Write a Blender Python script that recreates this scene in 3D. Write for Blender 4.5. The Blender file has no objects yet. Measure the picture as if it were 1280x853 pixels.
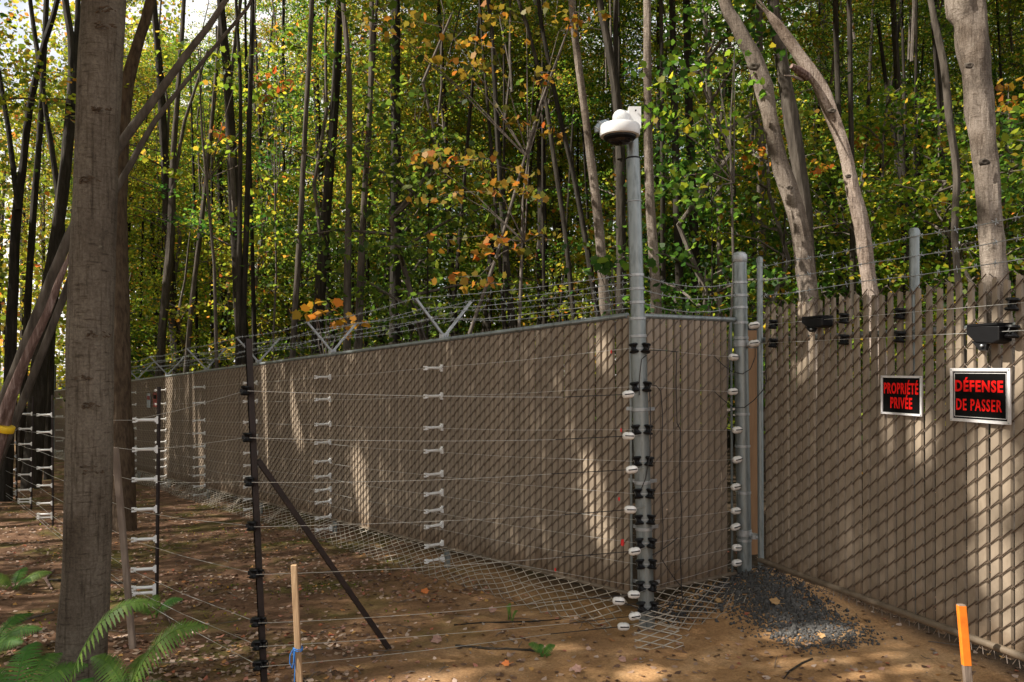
import bpy, math, random
import numpy as np
from mathutils import Vector, Matrix, noise

S = bpy.context.scene
R = math.radians
COL = S.collection
random.seed(7)
RNG = np.random.default_rng(11)

# ------------------------------------------------------------------ camera, sky, sun
EYE = 1.85
F = 976.0                                    # focal length in pixels of the 1280 px wide photograph
cam = bpy.data.cameras.new('camera')
cam.sensor_width = 36.0
cam.lens = F / 1280.0 * 36.0
cam.shift_y = 33.5 / 1280.0
cam.clip_start = 0.05
cam.clip_end = 900.0
camo = bpy.data.objects.new('camera', cam)
camo.location = (0, 0, EYE)
camo.rotation_euler = (R(90), R(0.25), 0)
COL.objects.link(camo)
S.camera = camo

SUN_EL, SUN_AZ = R(46), math.atan2(-0.95, -0.24)         # from the left, a little behind the viewer
SDIR = Vector((math.sin(SUN_AZ) * math.cos(SUN_EL), math.cos(SUN_AZ) * math.cos(SUN_EL), math.sin(SUN_EL)))
w = bpy.data.worlds.new('World')
S.world = w
w.use_nodes = True
nt = w.node_tree
bg = nt.nodes['Background']
sky = nt.nodes.new('ShaderNodeTexSky')
sky.sky_type = 'NISHITA'
sky.sun_disc = False
sky.sun_elevation = SUN_EL
sky.sun_rotation = SUN_AZ
sky.dust_density = 2.5
sky.air_density = 1.0
sky.ozone_density = 1.0
# broken bright cloud over the whole sky
wtc = nt.nodes.new('ShaderNodeTexCoord')
wno = nt.nodes.new('ShaderNodeTexNoise')
wno.inputs['Scale'].default_value = 2.6
wno.inputs['Detail'].default_value = 7
wno.inputs['Roughness'].default_value = .6
nt.links.new(wtc.outputs['Generated'], wno.inputs['Vector'])
wrm = nt.nodes.new('ShaderNodeValToRGB')
wrm.color_ramp.elements[0].position = .36
wrm.color_ramp.elements[1].position = .58
nt.links.new(wno.outputs['Fac'], wrm.inputs[0])
wmx = nt.nodes.new('ShaderNodeMix')
wmx.data_type = 'RGBA'
nt.links.new(wrm.outputs[0], wmx.inputs['Factor'])
nt.links.new(sky.outputs[0], wmx.inputs['A'])
wmx.inputs['B'].default_value = (8.6, 8.1, 7.6, 1)
nt.links.new(wmx.outputs['Result'], bg.inputs[0])
bg.inputs[1].default_value = 0.08
sun = bpy.data.lights.new('sun', 'SUN')
sun.energy = 4.2
sun.angle = R(0.55)
sun.color = (1.0, 0.93, 0.82)
suno = bpy.data.objects.new('sun', sun)
suno.rotation_euler = SDIR.to_track_quat('Z', 'Y').to_euler()
suno.location = (-20, 10, 30)
COL.objects.link(suno)
S.view_settings.view_transform = 'Standard'
S.view_settings.look = 'None'
S.view_settings.exposure = 1.25
S.view_settings.gamma = 1.0
S.view_settings.use_curve_mapping = False
S.cycles.use_denoising = True
S.cycles.max_bounces = 7
S.cycles.diffuse_bounces = 4
S.cycles.transmission_bounces = 4
S.cycles.caustics_reflective = False
S.cycles.caustics_refractive = False

# ------------------------------------------------------------------ helpers
def V(*a):
    return Vector(a)

def P(u, v, y):
    """a point of the photograph at depth y, in metres"""
    return Vector(((u - 640.0) / F * y, y, EYE - (v - 460.0) / F * y))

ORG = {}

def tag(o, label=None, cat=None, group=None, kind=None):
    if label: o['label'] = label
    if cat: o['category'] = cat
    if group: o['group'] = group
    if kind: o['kind'] = kind
    return o

def thing(name, label, cat, loc, group=None):
    o = bpy.data.objects.new(name, None)
    o.empty_display_size = 0.1
    o.location = loc
    COL.objects.link(o)
    ORG[o.name] = Vector(loc)
    return tag(o, label, cat, group)

def org(parent):
    return ORG[parent.name] if parent is not None else Vector((0, 0, 0))

def link(name, me, parent=None, loc=None, rot=None, scale=None):
    """an object for mesh data; loc is in world metres"""
    o = bpy.data.objects.new(name, me)
    COL.objects.link(o)
    l = Vector(loc) if loc is not None else org(parent)
    if parent is not None:
        o.parent = parent
    o.location = l - org(parent)
    ORG[o.name] = l
    if rot is not None: o.rotation_euler = rot
    if scale is not None: o.scale = scale
    return o

class MB:
    def __init__(s):
        s.v = []; s.f = []
    def add(s, vs, fs):
        b = len(s.v)
        s.v += [tuple(p) for p in vs]
        s.f += [tuple(i + b for i in f) for f in fs]
    def box(s, c, size, M=None):
        hx, hy, hz = size[0] / 2, size[1] / 2, size[2] / 2
        c = Vector(c)
        pts = [Vector((sx * hx, sy * hy, sz * hz)) for sz in (-1, 1) for sy in (-1, 1) for sx in (-1, 1)]
        if M is not None: pts = [M @ p for p in pts]
        s.add([p + c for p in pts], [(0, 2, 3, 1), (4, 5, 7, 6), (0, 1, 5, 4), (2, 6, 7, 3), (0, 4, 6, 2), (1, 3, 7, 5)])
    def tube(s, pts, rad, sides=8, cap=True, wob=0.0, seed=0):
        pts = [Vector(p) for p in pts]
        n = len(pts)
        if not hasattr(rad, '__len__'): rad = [rad] * n
        ref = None
        vs = []
        for i, p in enumerate(pts):
            d = (pts[min(i + 1, n - 1)] - pts[max(i - 1, 0)]).normalized()
            if ref is None:
                ref = Vector((1, 0, 0)) if abs(d.x) < 0.8 else Vector((0, 1, 0))
            a = (ref - d * ref.dot(d)).normalized()
            ref = a
            b = d.cross(a)
            for k in range(sides):
                t = 2 * math.pi * k / sides
                r = rad[i]
                if wob:
                    q = p * 1.0
                    r *= 1 + wob * noise.noise(Vector((math.cos(t) * 1.3 + seed, math.sin(t) * 1.3, q.z * 1.7 + q.x * .6))) \
                           + wob * .6 * noise.noise(Vector((math.cos(t) * 2.8 + seed, math.sin(t) * 2.8, q.z * 3.4)))
                    if wob > .18:
                        kn = noise.noise(Vector((math.cos(t) * 1.1 + seed * 3, math.sin(t) * 1.1, q.z * 2.6 + 9)))
                        if kn > .38: r *= 1 + (kn - .38) * .7
                vs.append(p + (a * math.cos(t) + b * math.sin(t)) * r)
        fs = []
        for i in range(n - 1):
            for k in range(sides):
                k2 = (k + 1) % sides
                fs.append((i * sides + k, i * sides + k2, (i + 1) * sides + k2, (i + 1) * sides + k))
        if cap:
            fs.append(tuple(reversed(range(sides))))
            fs.append(tuple((n - 1) * sides + k for k in range(sides)))
        s.add(vs, fs)
    def lathe(s, prof, o, axis, sides=16):
        """prof: (radius, height along the axis)"""
        axis = Vector(axis).normalized()
        o = Vector(o)
        ref = Vector((1, 0, 0)) if abs(axis.x) < 0.8 else Vector((0, 0, 1))
        a = (ref - axis * ref.dot(axis)).normalized()
        b = axis.cross(a)
        vs = []; fs = []
        n = len(prof)
        for r, h in prof:
            r = max(r, 1e-5)
            for k in range(sides):
                t = 2 * math.pi * k / sides
                vs.append(o + axis * h + (a * math.cos(t) + b * math.sin(t)) * r)
        for i in range(n - 1):
            for k in range(sides):
                k2 = (k + 1) % sides
                fs.append((i * sides + k, i * sides + k2, (i + 1) * sides + k2, (i + 1) * sides + k))
        fs.append(tuple(reversed(range(sides))))
        fs.append(tuple((n - 1) * sides + k for k in range(sides)))
        s.add(vs, fs)
    def mesh(s, name, mat, smooth=False, origin=None):
        me = bpy.data.meshes.new(name)
        o = Vector(origin) if origin is not None else Vector((0, 0, 0))
        me.from_pydata([(p[0] - o.x, p[1] - o.y, p[2] - o.z) for p in s.v], [], s.f)
        if mat: me.materials.append(mat)
        if smooth:
            me.polygons.foreach_set('use_smooth', [True] * len(me.polygons))
            me.set_sharp_from_angle(angle=R(38))
        me.update()
        return me
    def build(s, name, mat, parent=None, smooth=False, loc=None):
        o = Vector(loc) if loc is not None else org(parent)
        return link(name, s.mesh(name, mat, smooth, o), parent, o)

def np_mesh(name, verts, faces, mat):
    """verts (n,3), faces (m,k)"""
    me = bpy.data.meshes.new(name)
    m, k = faces.shape
    me.vertices.add(len(verts))
    me.vertices.foreach_set('co', verts.astype(np.float32).ravel())
    me.loops.add(m * k)
    me.loops.foreach_set('vertex_index', faces.astype(np.int32).ravel())
    me.polygons.add(m)
    me.polygons.foreach_set('loop_start', np.arange(0, m * k, k, dtype=np.int32))
    me.polygons.foreach_set('loop_total', np.full(m, k, dtype=np.int32))
    if mat: me.materials.append(mat)
    me.update(calc_edges=True)
    return me

# ------------------------------------------------------------------ materials
def mat_base(name):
    m = bpy.data.materials.new(name)
    m.use_nodes = True
    n = m.node_tree
    return m, n, n.nodes['Principled BSDF'], n.links

def ramp(n, stops):
    r = n.nodes.new('ShaderNodeValToRGB')
    e = r.color_ramp.elements
    e[0].position, e[0].color = stops[0][0], (*stops[0][1], 1)
    e[1].position, e[1].color = stops[-1][0], (*stops[-1][1], 1)
    for p, c in stops[1:-1]:
        x = e.new(p); x.color = (*c, 1)
    return r

def noise_mat(name, c1, c2, scale=8.0, stretch=(1, 1, 1), rough=0.7, metal=0.0, bump=0.0, bscale=None, c3=None, detail=5.0, objrand=0.0, spec=0.4, coords='Object'):
    m, n, b, L = mat_base(name)
    tc = n.nodes.new('ShaderNodeTexCoord')
    mp = n.nodes.new('ShaderNodeMapping')
    mp.inputs['Scale'].default_value = stretch
    L.new(tc.outputs[coords], mp.inputs[0])
    no = n.nodes.new('ShaderNodeTexNoise')
    no.inputs['Scale'].default_value = scale
    no.inputs['Detail'].default_value = detail
    no.inputs['Roughness'].default_value = 0.62
    L.new(mp.outputs[0], no.inputs['Vector'])
    st = [(0.3, c1), (0.7, c2)] if c3 is None else [(0.28, c1), (0.5, c2), (0.72, c3)]
    r = ramp(n, st)
    L.new(no.outputs['Fac'], r.inputs[0])
    src = r.outputs[0]
    if objrand:
        oi = n.nodes.new('ShaderNodeObjectInfo')
        hs = n.nodes.new('ShaderNodeHueSaturation')
        ma = n.nodes.new('ShaderNodeMapRange')
        ma.inputs['To Min'].default_value = 1 - objrand
        ma.inputs['To Max'].default_value = 1 + objrand
        L.new(oi.outputs['Random'], ma.inputs['Value'])
        L.new(ma.outputs[0], hs.inputs['Value'])
        L.new(src, hs.inputs['Color'])
        src = hs.outputs[0]
    L.new(src, b.inputs['Base Color'])
    b.inputs['Roughness'].default_value = rough
    b.inputs['Metallic'].default_value = metal
    b.inputs['Specular IOR Level'].default_value = spec
    if bump:
        bn = n.nodes.new('ShaderNodeTexNoise')
        bn.inputs['Scale'].default_value = bscale or scale * 2
        bn.inputs['Detail'].default_value = 6
        L.new(mp.outputs[0], bn.inputs['Vector'])
        bp = n.nodes.new('ShaderNodeBump')
        bp.inputs['Strength'].default_value = bump
        bp.inputs['Distance'].default_value = 0.02
        L.new(bn.outputs['Fac'], bp.inputs['Height'])
        L.new(bp.outputs[0], b.inputs['Normal'])
    return m

def leaf_mat(name, stops, trans=0.58, gloss=0.25, boost=2.7):
    m, n, b, L = mat_base(name)
    g = n.nodes.new('ShaderNodeNewGeometry')
    r = ramp(n, stops)
    L.new(g.outputs['Random Per Island'], r.inputs[0])
    oi = n.nodes.new('ShaderNodeObjectInfo')
    ma = n.nodes.new('ShaderNodeMapRange')
    ma.inputs['To Min'].default_value = 0.475
    ma.inputs['To Max'].default_value = 0.53
    hs = n.nodes.new('ShaderNodeHueSaturation')
    L.new(oi.outputs['Random'], ma.inputs['Value'])
    L.new(ma.outputs[0], hs.inputs['Hue'])
    L.new(r.outputs[0], hs.inputs['Color'])
    L.new(hs.outputs[0], b.inputs['Base Color'])
    b.inputs['Roughness'].default_value = 0.5
    b.inputs['Specular IOR Level'].default_value = gloss
    t = n.nodes.new('ShaderNodeBsdfTranslucent')
    h2 = n.nodes.new('ShaderNodeHueSaturation')
    h2.inputs['Value'].default_value = boost
    h2.inputs['Hue'].default_value = 0.485
    L.new(hs.outputs[0], h2.inputs['Color'])
    L.new(h2.outputs[0], t.inputs['Color'])
    mx = n.nodes.new('ShaderNodeMixShader')
    mx.inputs[0].default_value = trans
    L.new(b.outputs[0], mx.inputs[1])
    L.new(t.outputs[0], mx.inputs[2])
    L.new(mx.outputs[0], n.nodes['Material Output'].inputs['Surface'])
    return m

def plain(name, c, rough=0.6, metal=0.0, spec=0.4, var=0.12):
    c1 = tuple(x * (1 - var) for x in c); c2 = tuple(min(1, x * (1 + var)) for x in c)
    return noise_mat(name, c1, c2, scale=30, rough=rough, metal=metal, spec=spec)

M_SLAT = noise_mat('slat_plastic', (.20, .157, .113), (.262, .21, .157), scale=5, stretch=(3, 3, 1), rough=.55, objrand=.13, c3=(.23, .182, .134))
def dirt_splash(m):
    n = m.node_tree; L = n.links; b = n.nodes['Principled BSDF']
    src = b.inputs['Base Color'].links[0].from_socket
    tc = n.nodes.new('ShaderNodeTexCoord'); sx = n.nodes.new('ShaderNodeSeparateXYZ'); L.new(tc.outputs['Object'], sx.inputs[0])
    oi = n.nodes.new('ShaderNodeObjectInfo')
    ad = n.nodes.new('ShaderNodeVectorMath'); ad.operation = 'ADD'; L.new(tc.outputs['Object'], ad.inputs[0]); L.new(oi.outputs['Location'], ad.inputs[1])
    no = n.nodes.new('ShaderNodeTexNoise'); no.inputs['Scale'].default_value = 7; no.inputs['Detail'].default_value = 6; L.new(ad.outputs[0], no.inputs['Vector'])
    a = n.nodes.new('ShaderNodeMath'); a.operation = 'MULTIPLY_ADD'; a.inputs[1].default_value = -2.6; a.inputs[2].default_value = .55; L.new(sx.outputs['Z'], a.inputs[0])
    c = n.nodes.new('ShaderNodeMath'); c.operation = 'ADD'; L.new(a.outputs[0], c.inputs[0]); L.new(no.outputs['Fac'], c.inputs[1])
    d = n.nodes.new('ShaderNodeMapRange'); d.inputs['From Min'].default_value = .45; d.inputs['From Max'].default_value = .95; d.inputs['To Max'].default_value = .75; L.new(c.outputs[0], d.inputs['Value'])
    x = n.nodes.new('ShaderNodeMix'); x.data_type = 'RGBA'; L.new(d.outputs[0], x.inputs['Factor']); L.new(src, x.inputs['A']); x.inputs['B'].default_value = (.135, .088, .052, 1)
    L.new(x.outputs['Result'], b.inputs['Base Color'])
dirt_splash(M_SLAT)
M_MESH = noise_mat('shaded_mesh_coating', (.10, .073, .056), (.16, .12, .092), scale=20, rough=.36)  # dark brown wire, with the darkness of its shadow side in the colour
M_APRON = noise_mat('lit_apron_coating', (.31, .27, .215), (.45, .40, .335), scale=12, rough=.5)  # same wire as the slat mesh, lightened in colour as lit from above
M_TAN_RAIL = noise_mat('tan_rail', (.10, .075, .05), (.17, .13, .092), scale=9, rough=.6)
M_GALV = noise_mat('galvanized_steel', (.11, .128, .13), (.25, .28, .285), scale=22, stretch=(1, 1, .22), rough=.42, metal=.6, c3=(.20, .225, .23), bump=.04)
M_GALV2 = noise_mat('galvanized_fitting', (.30, .32, .335), (.44, .46, .475), scale=30, rough=.45, metal=.6)
M_WIRE = plain('fence_wire', (.50, .50, .48), rough=.4, metal=.6)
M_BARB = plain('barbed_wire_steel', (.34, .36, .37), rough=.5, metal=.5)
M_WHITE = noise_mat('white_plastic', (.80, .80, .79), (.88, .88, .87), scale=12, rough=.35)
M_CERAM = noise_mat('white_ceramic', (.66, .64, .60), (.80, .78, .76), scale=25, rough=.22)
M_BLACK = plain('black_plastic', (.006, .006, .007), rough=.42, spec=.25)
M_CABLE = plain('black_cable', (.012, .012, .014), rough=.5)
M_POST = noise_mat('brown_black_post', (.010, .006, .005), (.024, .013, .011), scale=18, rough=.55, bump=.1)
M_CAMW = noise_mat('camera_white', (.62, .63, .64), (.70, .71, .72), scale=10, rough=.32)
M_SMOKE = plain('smoked_dome', (.012, .008, .008), rough=.08, spec=.6)
M_CONDUIT = plain('grey_conduit', (.30, .36, .42), rough=.4)
M_SIGNB = plain('sign_black', (.004, .004, .004), rough=.7, spec=.08)
M_SIGNW = plain('sign_white', (.62, .61, .62), rough=.4)
M_RED = plain('sign_red', (.85, .012, .010), rough=.6, spec=.1)
M_RIB = plain('red_ribbon', (.6, .02, .02), rough=.5)
M_RIB2 = plain('dark_red', (.22, .03, .025), rough=.6)  # darker red for the far signs
M_BOARD = noise_mat('brown_board', (.20, .105, .045), (.30, .165, .075), scale=4, stretch=(6, 6, .6), rough=.7, bump=.2)
M_STAKE = noise_mat('raw_stake_wood', (.26, .16, .085), (.42, .28, .16), scale=6, stretch=(6, 6, .7), rough=.75, bump=.25)
M_STAKEG = noise_mat('weathered_stake_wood', (.15, .11, .085), (.25, .195, .155), scale=6, stretch=(6, 6, .7), rough=.8, bump=.3)
M_ORANGE = noise_mat('orange_paint', (.75, .17, .012), (.9, .25, .02), scale=14, rough=.6)
M_BLUE = plain('blue_twine', (.02, .14, .42), rough=.6)
M_YELLOW = plain('yellow_tape', (.8, .52, .02), rough=.5)
M_GRAVEL = noise_mat('grey_gravel', (.026, .025, .024), (.058, .056, .054), scale=60, rough=.85, coords='Object', c3=(.12, .115, .11))

def bark(name, c1, c2, c3, scale, stretch, bump, rings=False, rand=0.0):
    m = noise_mat(name, c1, c2, scale=scale, stretch=stretch, rough=.85, bump=bump, bscale=scale * 1.6, c3=c3, detail=8, objrand=rand, spec=.2)
    if rings:
        n = m.node_tree; L = n.links; b = n.nodes['Principled BSDF']
        src = b.inputs['Base Color'].links[0].from_socket
        tc = n.nodes.new('ShaderNodeTexCoord'); mp = n.nodes.new('ShaderNodeMapping')
        mp.inputs['Scale'].default_value = (3.2, 3.2, 13)
        L.new(tc.outputs['Object'], mp.inputs[0])
        no = n.nodes.new('ShaderNodeTexNoise'); no.inputs['Scale'].default_value = 1.6; no.inputs['Detail'].default_value = 4
        L.new(mp.outputs[0], no.inputs['Vector'])
        r = ramp(n, [(.60, (1, 1, 1)), (.76, (.60, .55, .50))])
        L.new(no.outputs['Fac'], r.inputs[0])
        sp = n.nodes.new('ShaderNodeTexNoise'); sp.inputs['Scale'].default_value = 5; sp.inputs['Detail'].default_value = 3
        L.new(tc.outputs['Object'], sp.inputs['Vector'])
        r2 = ramp(n, [(.66, (0, 0, 0)), (.74, (1, 1, 1))])
        L.new(sp.outputs['Fac'], r2.inputs[0])
        mx = n.nodes.new('ShaderNodeMix'); mx.data_type = 'RGBA'; mx.blend_type = 'MULTIPLY'
        mx.inputs['Factor'].default_value = 1
        L.new(src, mx.inputs['A']); L.new(r.outputs[0], mx.inputs['B'])
        mx2 = n.nodes.new('ShaderNodeMix'); mx2.data_type = 'RGBA'
        L.new(r2.outputs[0], mx2.inputs['Factor'])
        L.new(mx.outputs['Result'], mx2.inputs['A'])
        mx2.inputs['B'].default_value = (.27, .26, .20, 1)
        L.new(mx2.outputs['Result'], b.inputs['Base Color'])
    return m

def beech(name='smooth_grey_bark', cols=((.088, .067, .048), (.125, .098, .072), (.165, .135, .105)), lichen=(.20, .185, .14), lw=.64):
    m, n, b, L = mat_base(name)
    tc = n.nodes.new('ShaderNodeTexCoord')
    def nz(scale, stretch, det=5, ro=.6):
        mp = n.nodes.new('ShaderNodeMapping'); mp.inputs['Scale'].default_value = stretch
        L.new(tc.outputs['Object'], mp.inputs[0])
        o = n.nodes.new('ShaderNodeTexNoise'); o.inputs['Scale'].default_value = scale; o.inputs['Detail'].default_value = det; o.inputs['Roughness'].default_value = ro
        L.new(mp.outputs[0], o.inputs['Vector']); return o.outputs['Fac']
    def mul(a, c, stops):
        r = ramp(n, stops); L.new(c, r.inputs[0])
        x = n.nodes.new('ShaderNodeMix'); x.data_type = 'RGBA'; x.blend_type = 'MULTIPLY'; x.inputs['Factor'].default_value = 1
        L.new(a, x.inputs['A']); L.new(r.outputs[0], x.inputs['B']); return x.outputs['Result']
    base = ramp(n, [(.3, cols[0]), (.5, cols[1]), (.72, cols[2])])
    L.new(nz(3.2, (1, 1, .5), 7, .7), base.inputs[0])
    c = mul(base.outputs[0], nz(60, (1, 1, 1), 4, .7), [(.3, (.66, .64, .62)), (.7, (1.25, 1.25, 1.25))])
    c = mul(c, nz(5, (2.2, 2.2, 14), 4), [(.56, (1, 1, 1)), (.70, (.48, .44, .40))])
    c = mul(c, nz(14, (3, 3, .22), 6, .7), [(.34, (.50, .47, .44)), (.50, (1.05, 1.05, 1.05))])
    c = mul(c, nz(2.2, (1, 1, .7), 5), [(.34, (.62, .58, .54)), (.52, (1.05, 1.05, 1.05))])
    lich = ramp(n, [(lw, (0, 0, 0)), (lw + .08, (.7, .7, .7))]); L.new(nz(9, (1, 1, 1), 6, .75), lich.inputs[0])
    mx = n.nodes.new('ShaderNodeMix'); mx.data_type = 'RGBA'
    L.new(lich.outputs[0], mx.inputs['Factor']); L.new(c, mx.inputs['A']); mx.inputs['B'].default_value = (*lichen, 1)
    L.new(mx.outputs['Result'], b.inputs['Base Color'])
    b.inputs['Roughness'].default_value = .85; b.inputs['Specular IOR Level'].default_value = .2
    ad = n.nodes.new('ShaderNodeMath'); ad.operation = 'ADD'
    ad.operation = 'MULTIPLY_ADD'; ad.inputs[1].default_value = .28; L.new(nz(5, (2.2, 2.2, 14), 4), ad.inputs[0]); L.new(nz(26, (1.8, 1.8, .45), 7, .75), ad.inputs[2])
    bp = n.nodes.new('ShaderNodeBump'); bp.inputs['Strength'].default_value = .9; bp.inputs['Distance'].default_value = .018
    L.new(ad.outputs[0], bp.inputs['Height']); L.new(bp.outputs[0], b.inputs['Normal'])
    return m
B_ROUGH = bark('rough_brown_bark', (.03, .02, .013), (.085, .058, .038), (.13, .095, .065), 11, (2, 2, .6), 1.0)
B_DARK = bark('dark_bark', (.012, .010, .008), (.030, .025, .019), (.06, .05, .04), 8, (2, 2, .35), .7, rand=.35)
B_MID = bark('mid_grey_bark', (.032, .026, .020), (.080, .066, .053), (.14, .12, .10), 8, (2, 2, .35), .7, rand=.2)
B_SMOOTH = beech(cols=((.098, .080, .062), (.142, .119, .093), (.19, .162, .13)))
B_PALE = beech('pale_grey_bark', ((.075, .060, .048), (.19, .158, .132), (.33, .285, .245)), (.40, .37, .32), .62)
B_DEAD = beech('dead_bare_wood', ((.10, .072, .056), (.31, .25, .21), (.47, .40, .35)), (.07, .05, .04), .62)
B_SPLIT = bark('split_reddish_wood', (.06, .035, .028), (.15, .095, .08), (.40, .31, .28), 7, (5, 5, .4), 1.0)
B_BRANCH = bark('branch_bark', (.05, .042, .035), (.11, .092, .078), (.17, .15, .13), 9, (2, 2, .5), .5)

G_DEEP = [(0, (.016, .044, .008)), (.4, (.034, .080, .010)), (.75, (.062, .118, .014)), (1, (.12, .155, .018))]
G_LIGHT = [(0, (.036, .078, .009)), (.35, (.085, .135, .012)), (.7, (.155, .185, .015)), (.90, (.26, .22, .018)), (1, (.32, .15, .02))]
G_YELLOW = [(0, (.07, .10, .015)), (.35, (.20, .17, .02)), (.7, (.34, .22, .022)), (1, (.38, .14, .02))]
G_ORANGE = [(0, (.36, .19, .02)), (.5, (.42, .155, .02)), (1, (.42, .095, .022))]
L_DEEP = leaf_mat('leaf_deep_green', G_DEEP)
L_LIGHT = leaf_mat('leaf_yellow_green', G_LIGHT, trans=.6)
L_YELLOW = leaf_mat('leaf_yellow', G_YELLOW, trans=.5, boost=1.4)
L_ORANGE = leaf_mat('leaf_orange', G_ORANGE, trans=.5, boost=1.3)
L_FERN = leaf_mat('fern_green', [(0, (.065, .15, .028)), (.6, (.10, .21, .038)), (1, (.15, .26, .045))], trans=.4, boost=1.3)
L_LITTER = leaf_mat('dead_leaf', [(0, (.06, .035, .022)), (.35, (.17, .10, .065)), (.6, (.32, .22, .155)), (.8, (.46, .36, .29)), (.92, (.36, .11, .06)), (1, (.46, .28, .08))], trans=.1, boost=1)

# ------------------------------------------------------------------ layout
C0 = V(0.875, 5.65, 0)                              # fence corner
D = V(-.6166, .7877, 0)                             # along the long fence, away from the corner
N = V(-.7877, -.6166, 0)                            # outward, towards the clearing
SLOPE = .0412
GP = V(1.825, 6.25, 0)                              # gate post
E = (GP - C0).normalized()                          # along the short panel
EN = V(E.y, -E.x, 0)                                # outward from the short panel
HG = V(1.957, 6.16, 0)                              # gate hinge upright
G = V(.328, -.945, 0).normalized()                  # along the gate
GN = V(-.945, -.328, 0).normalized()                # outward from the gate
A0 = V(-1.52, 4.61, 0)                              # end post of the electric fence
Z = V(0, 0, 1)

def sstep(a, b, x):
    t = min(1, max(0, (x - a) / (b - a)))
    return t * t * (3 - 2 * t)

def ground(x, y, fine=True):
    rx, ry = x - C0.x, y - C0.y
    t = rx * D.x + ry * D.y
    z = -.040 * max(0, min(t, 60)) * sstep(0, 1.5, t)
    q = rx * N.x + ry * N.y
    if t > 0: z += .03 * sstep(1.5, 5, q) * min(t, 6) * .5
    # gravel heap at the gate hinge
    dx, dy = x - 2.02, y - 6.22
    a = dx * G.x + dy * G.y; b = dx * GN.x + dy * GN.y
    z += .24 * math.exp(-(a * a / (2 * .40 ** 2) + b * b / (2 * .36 ** 2)))
    z += .05 * math.exp(-((x - 1.35) ** 2 + (y - 5.9) ** 2) / (2 * .35 ** 2))
    if fine:
        z += .05 * noise.noise(Vector((x * .55, y * .55, 3)))
        z += .022 * noise.noise(Vector((x * 1.9, y * 1.9, 5)))
        z += .010 * noise.noise(Vector((x * 6.5, y * 6.5, 7)))
        z += .006 * noise.noise(Vector((x * 15, y * 15, 9)))
    return z

def GZ(p):
    return ground(p[0], p[1])

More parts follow.
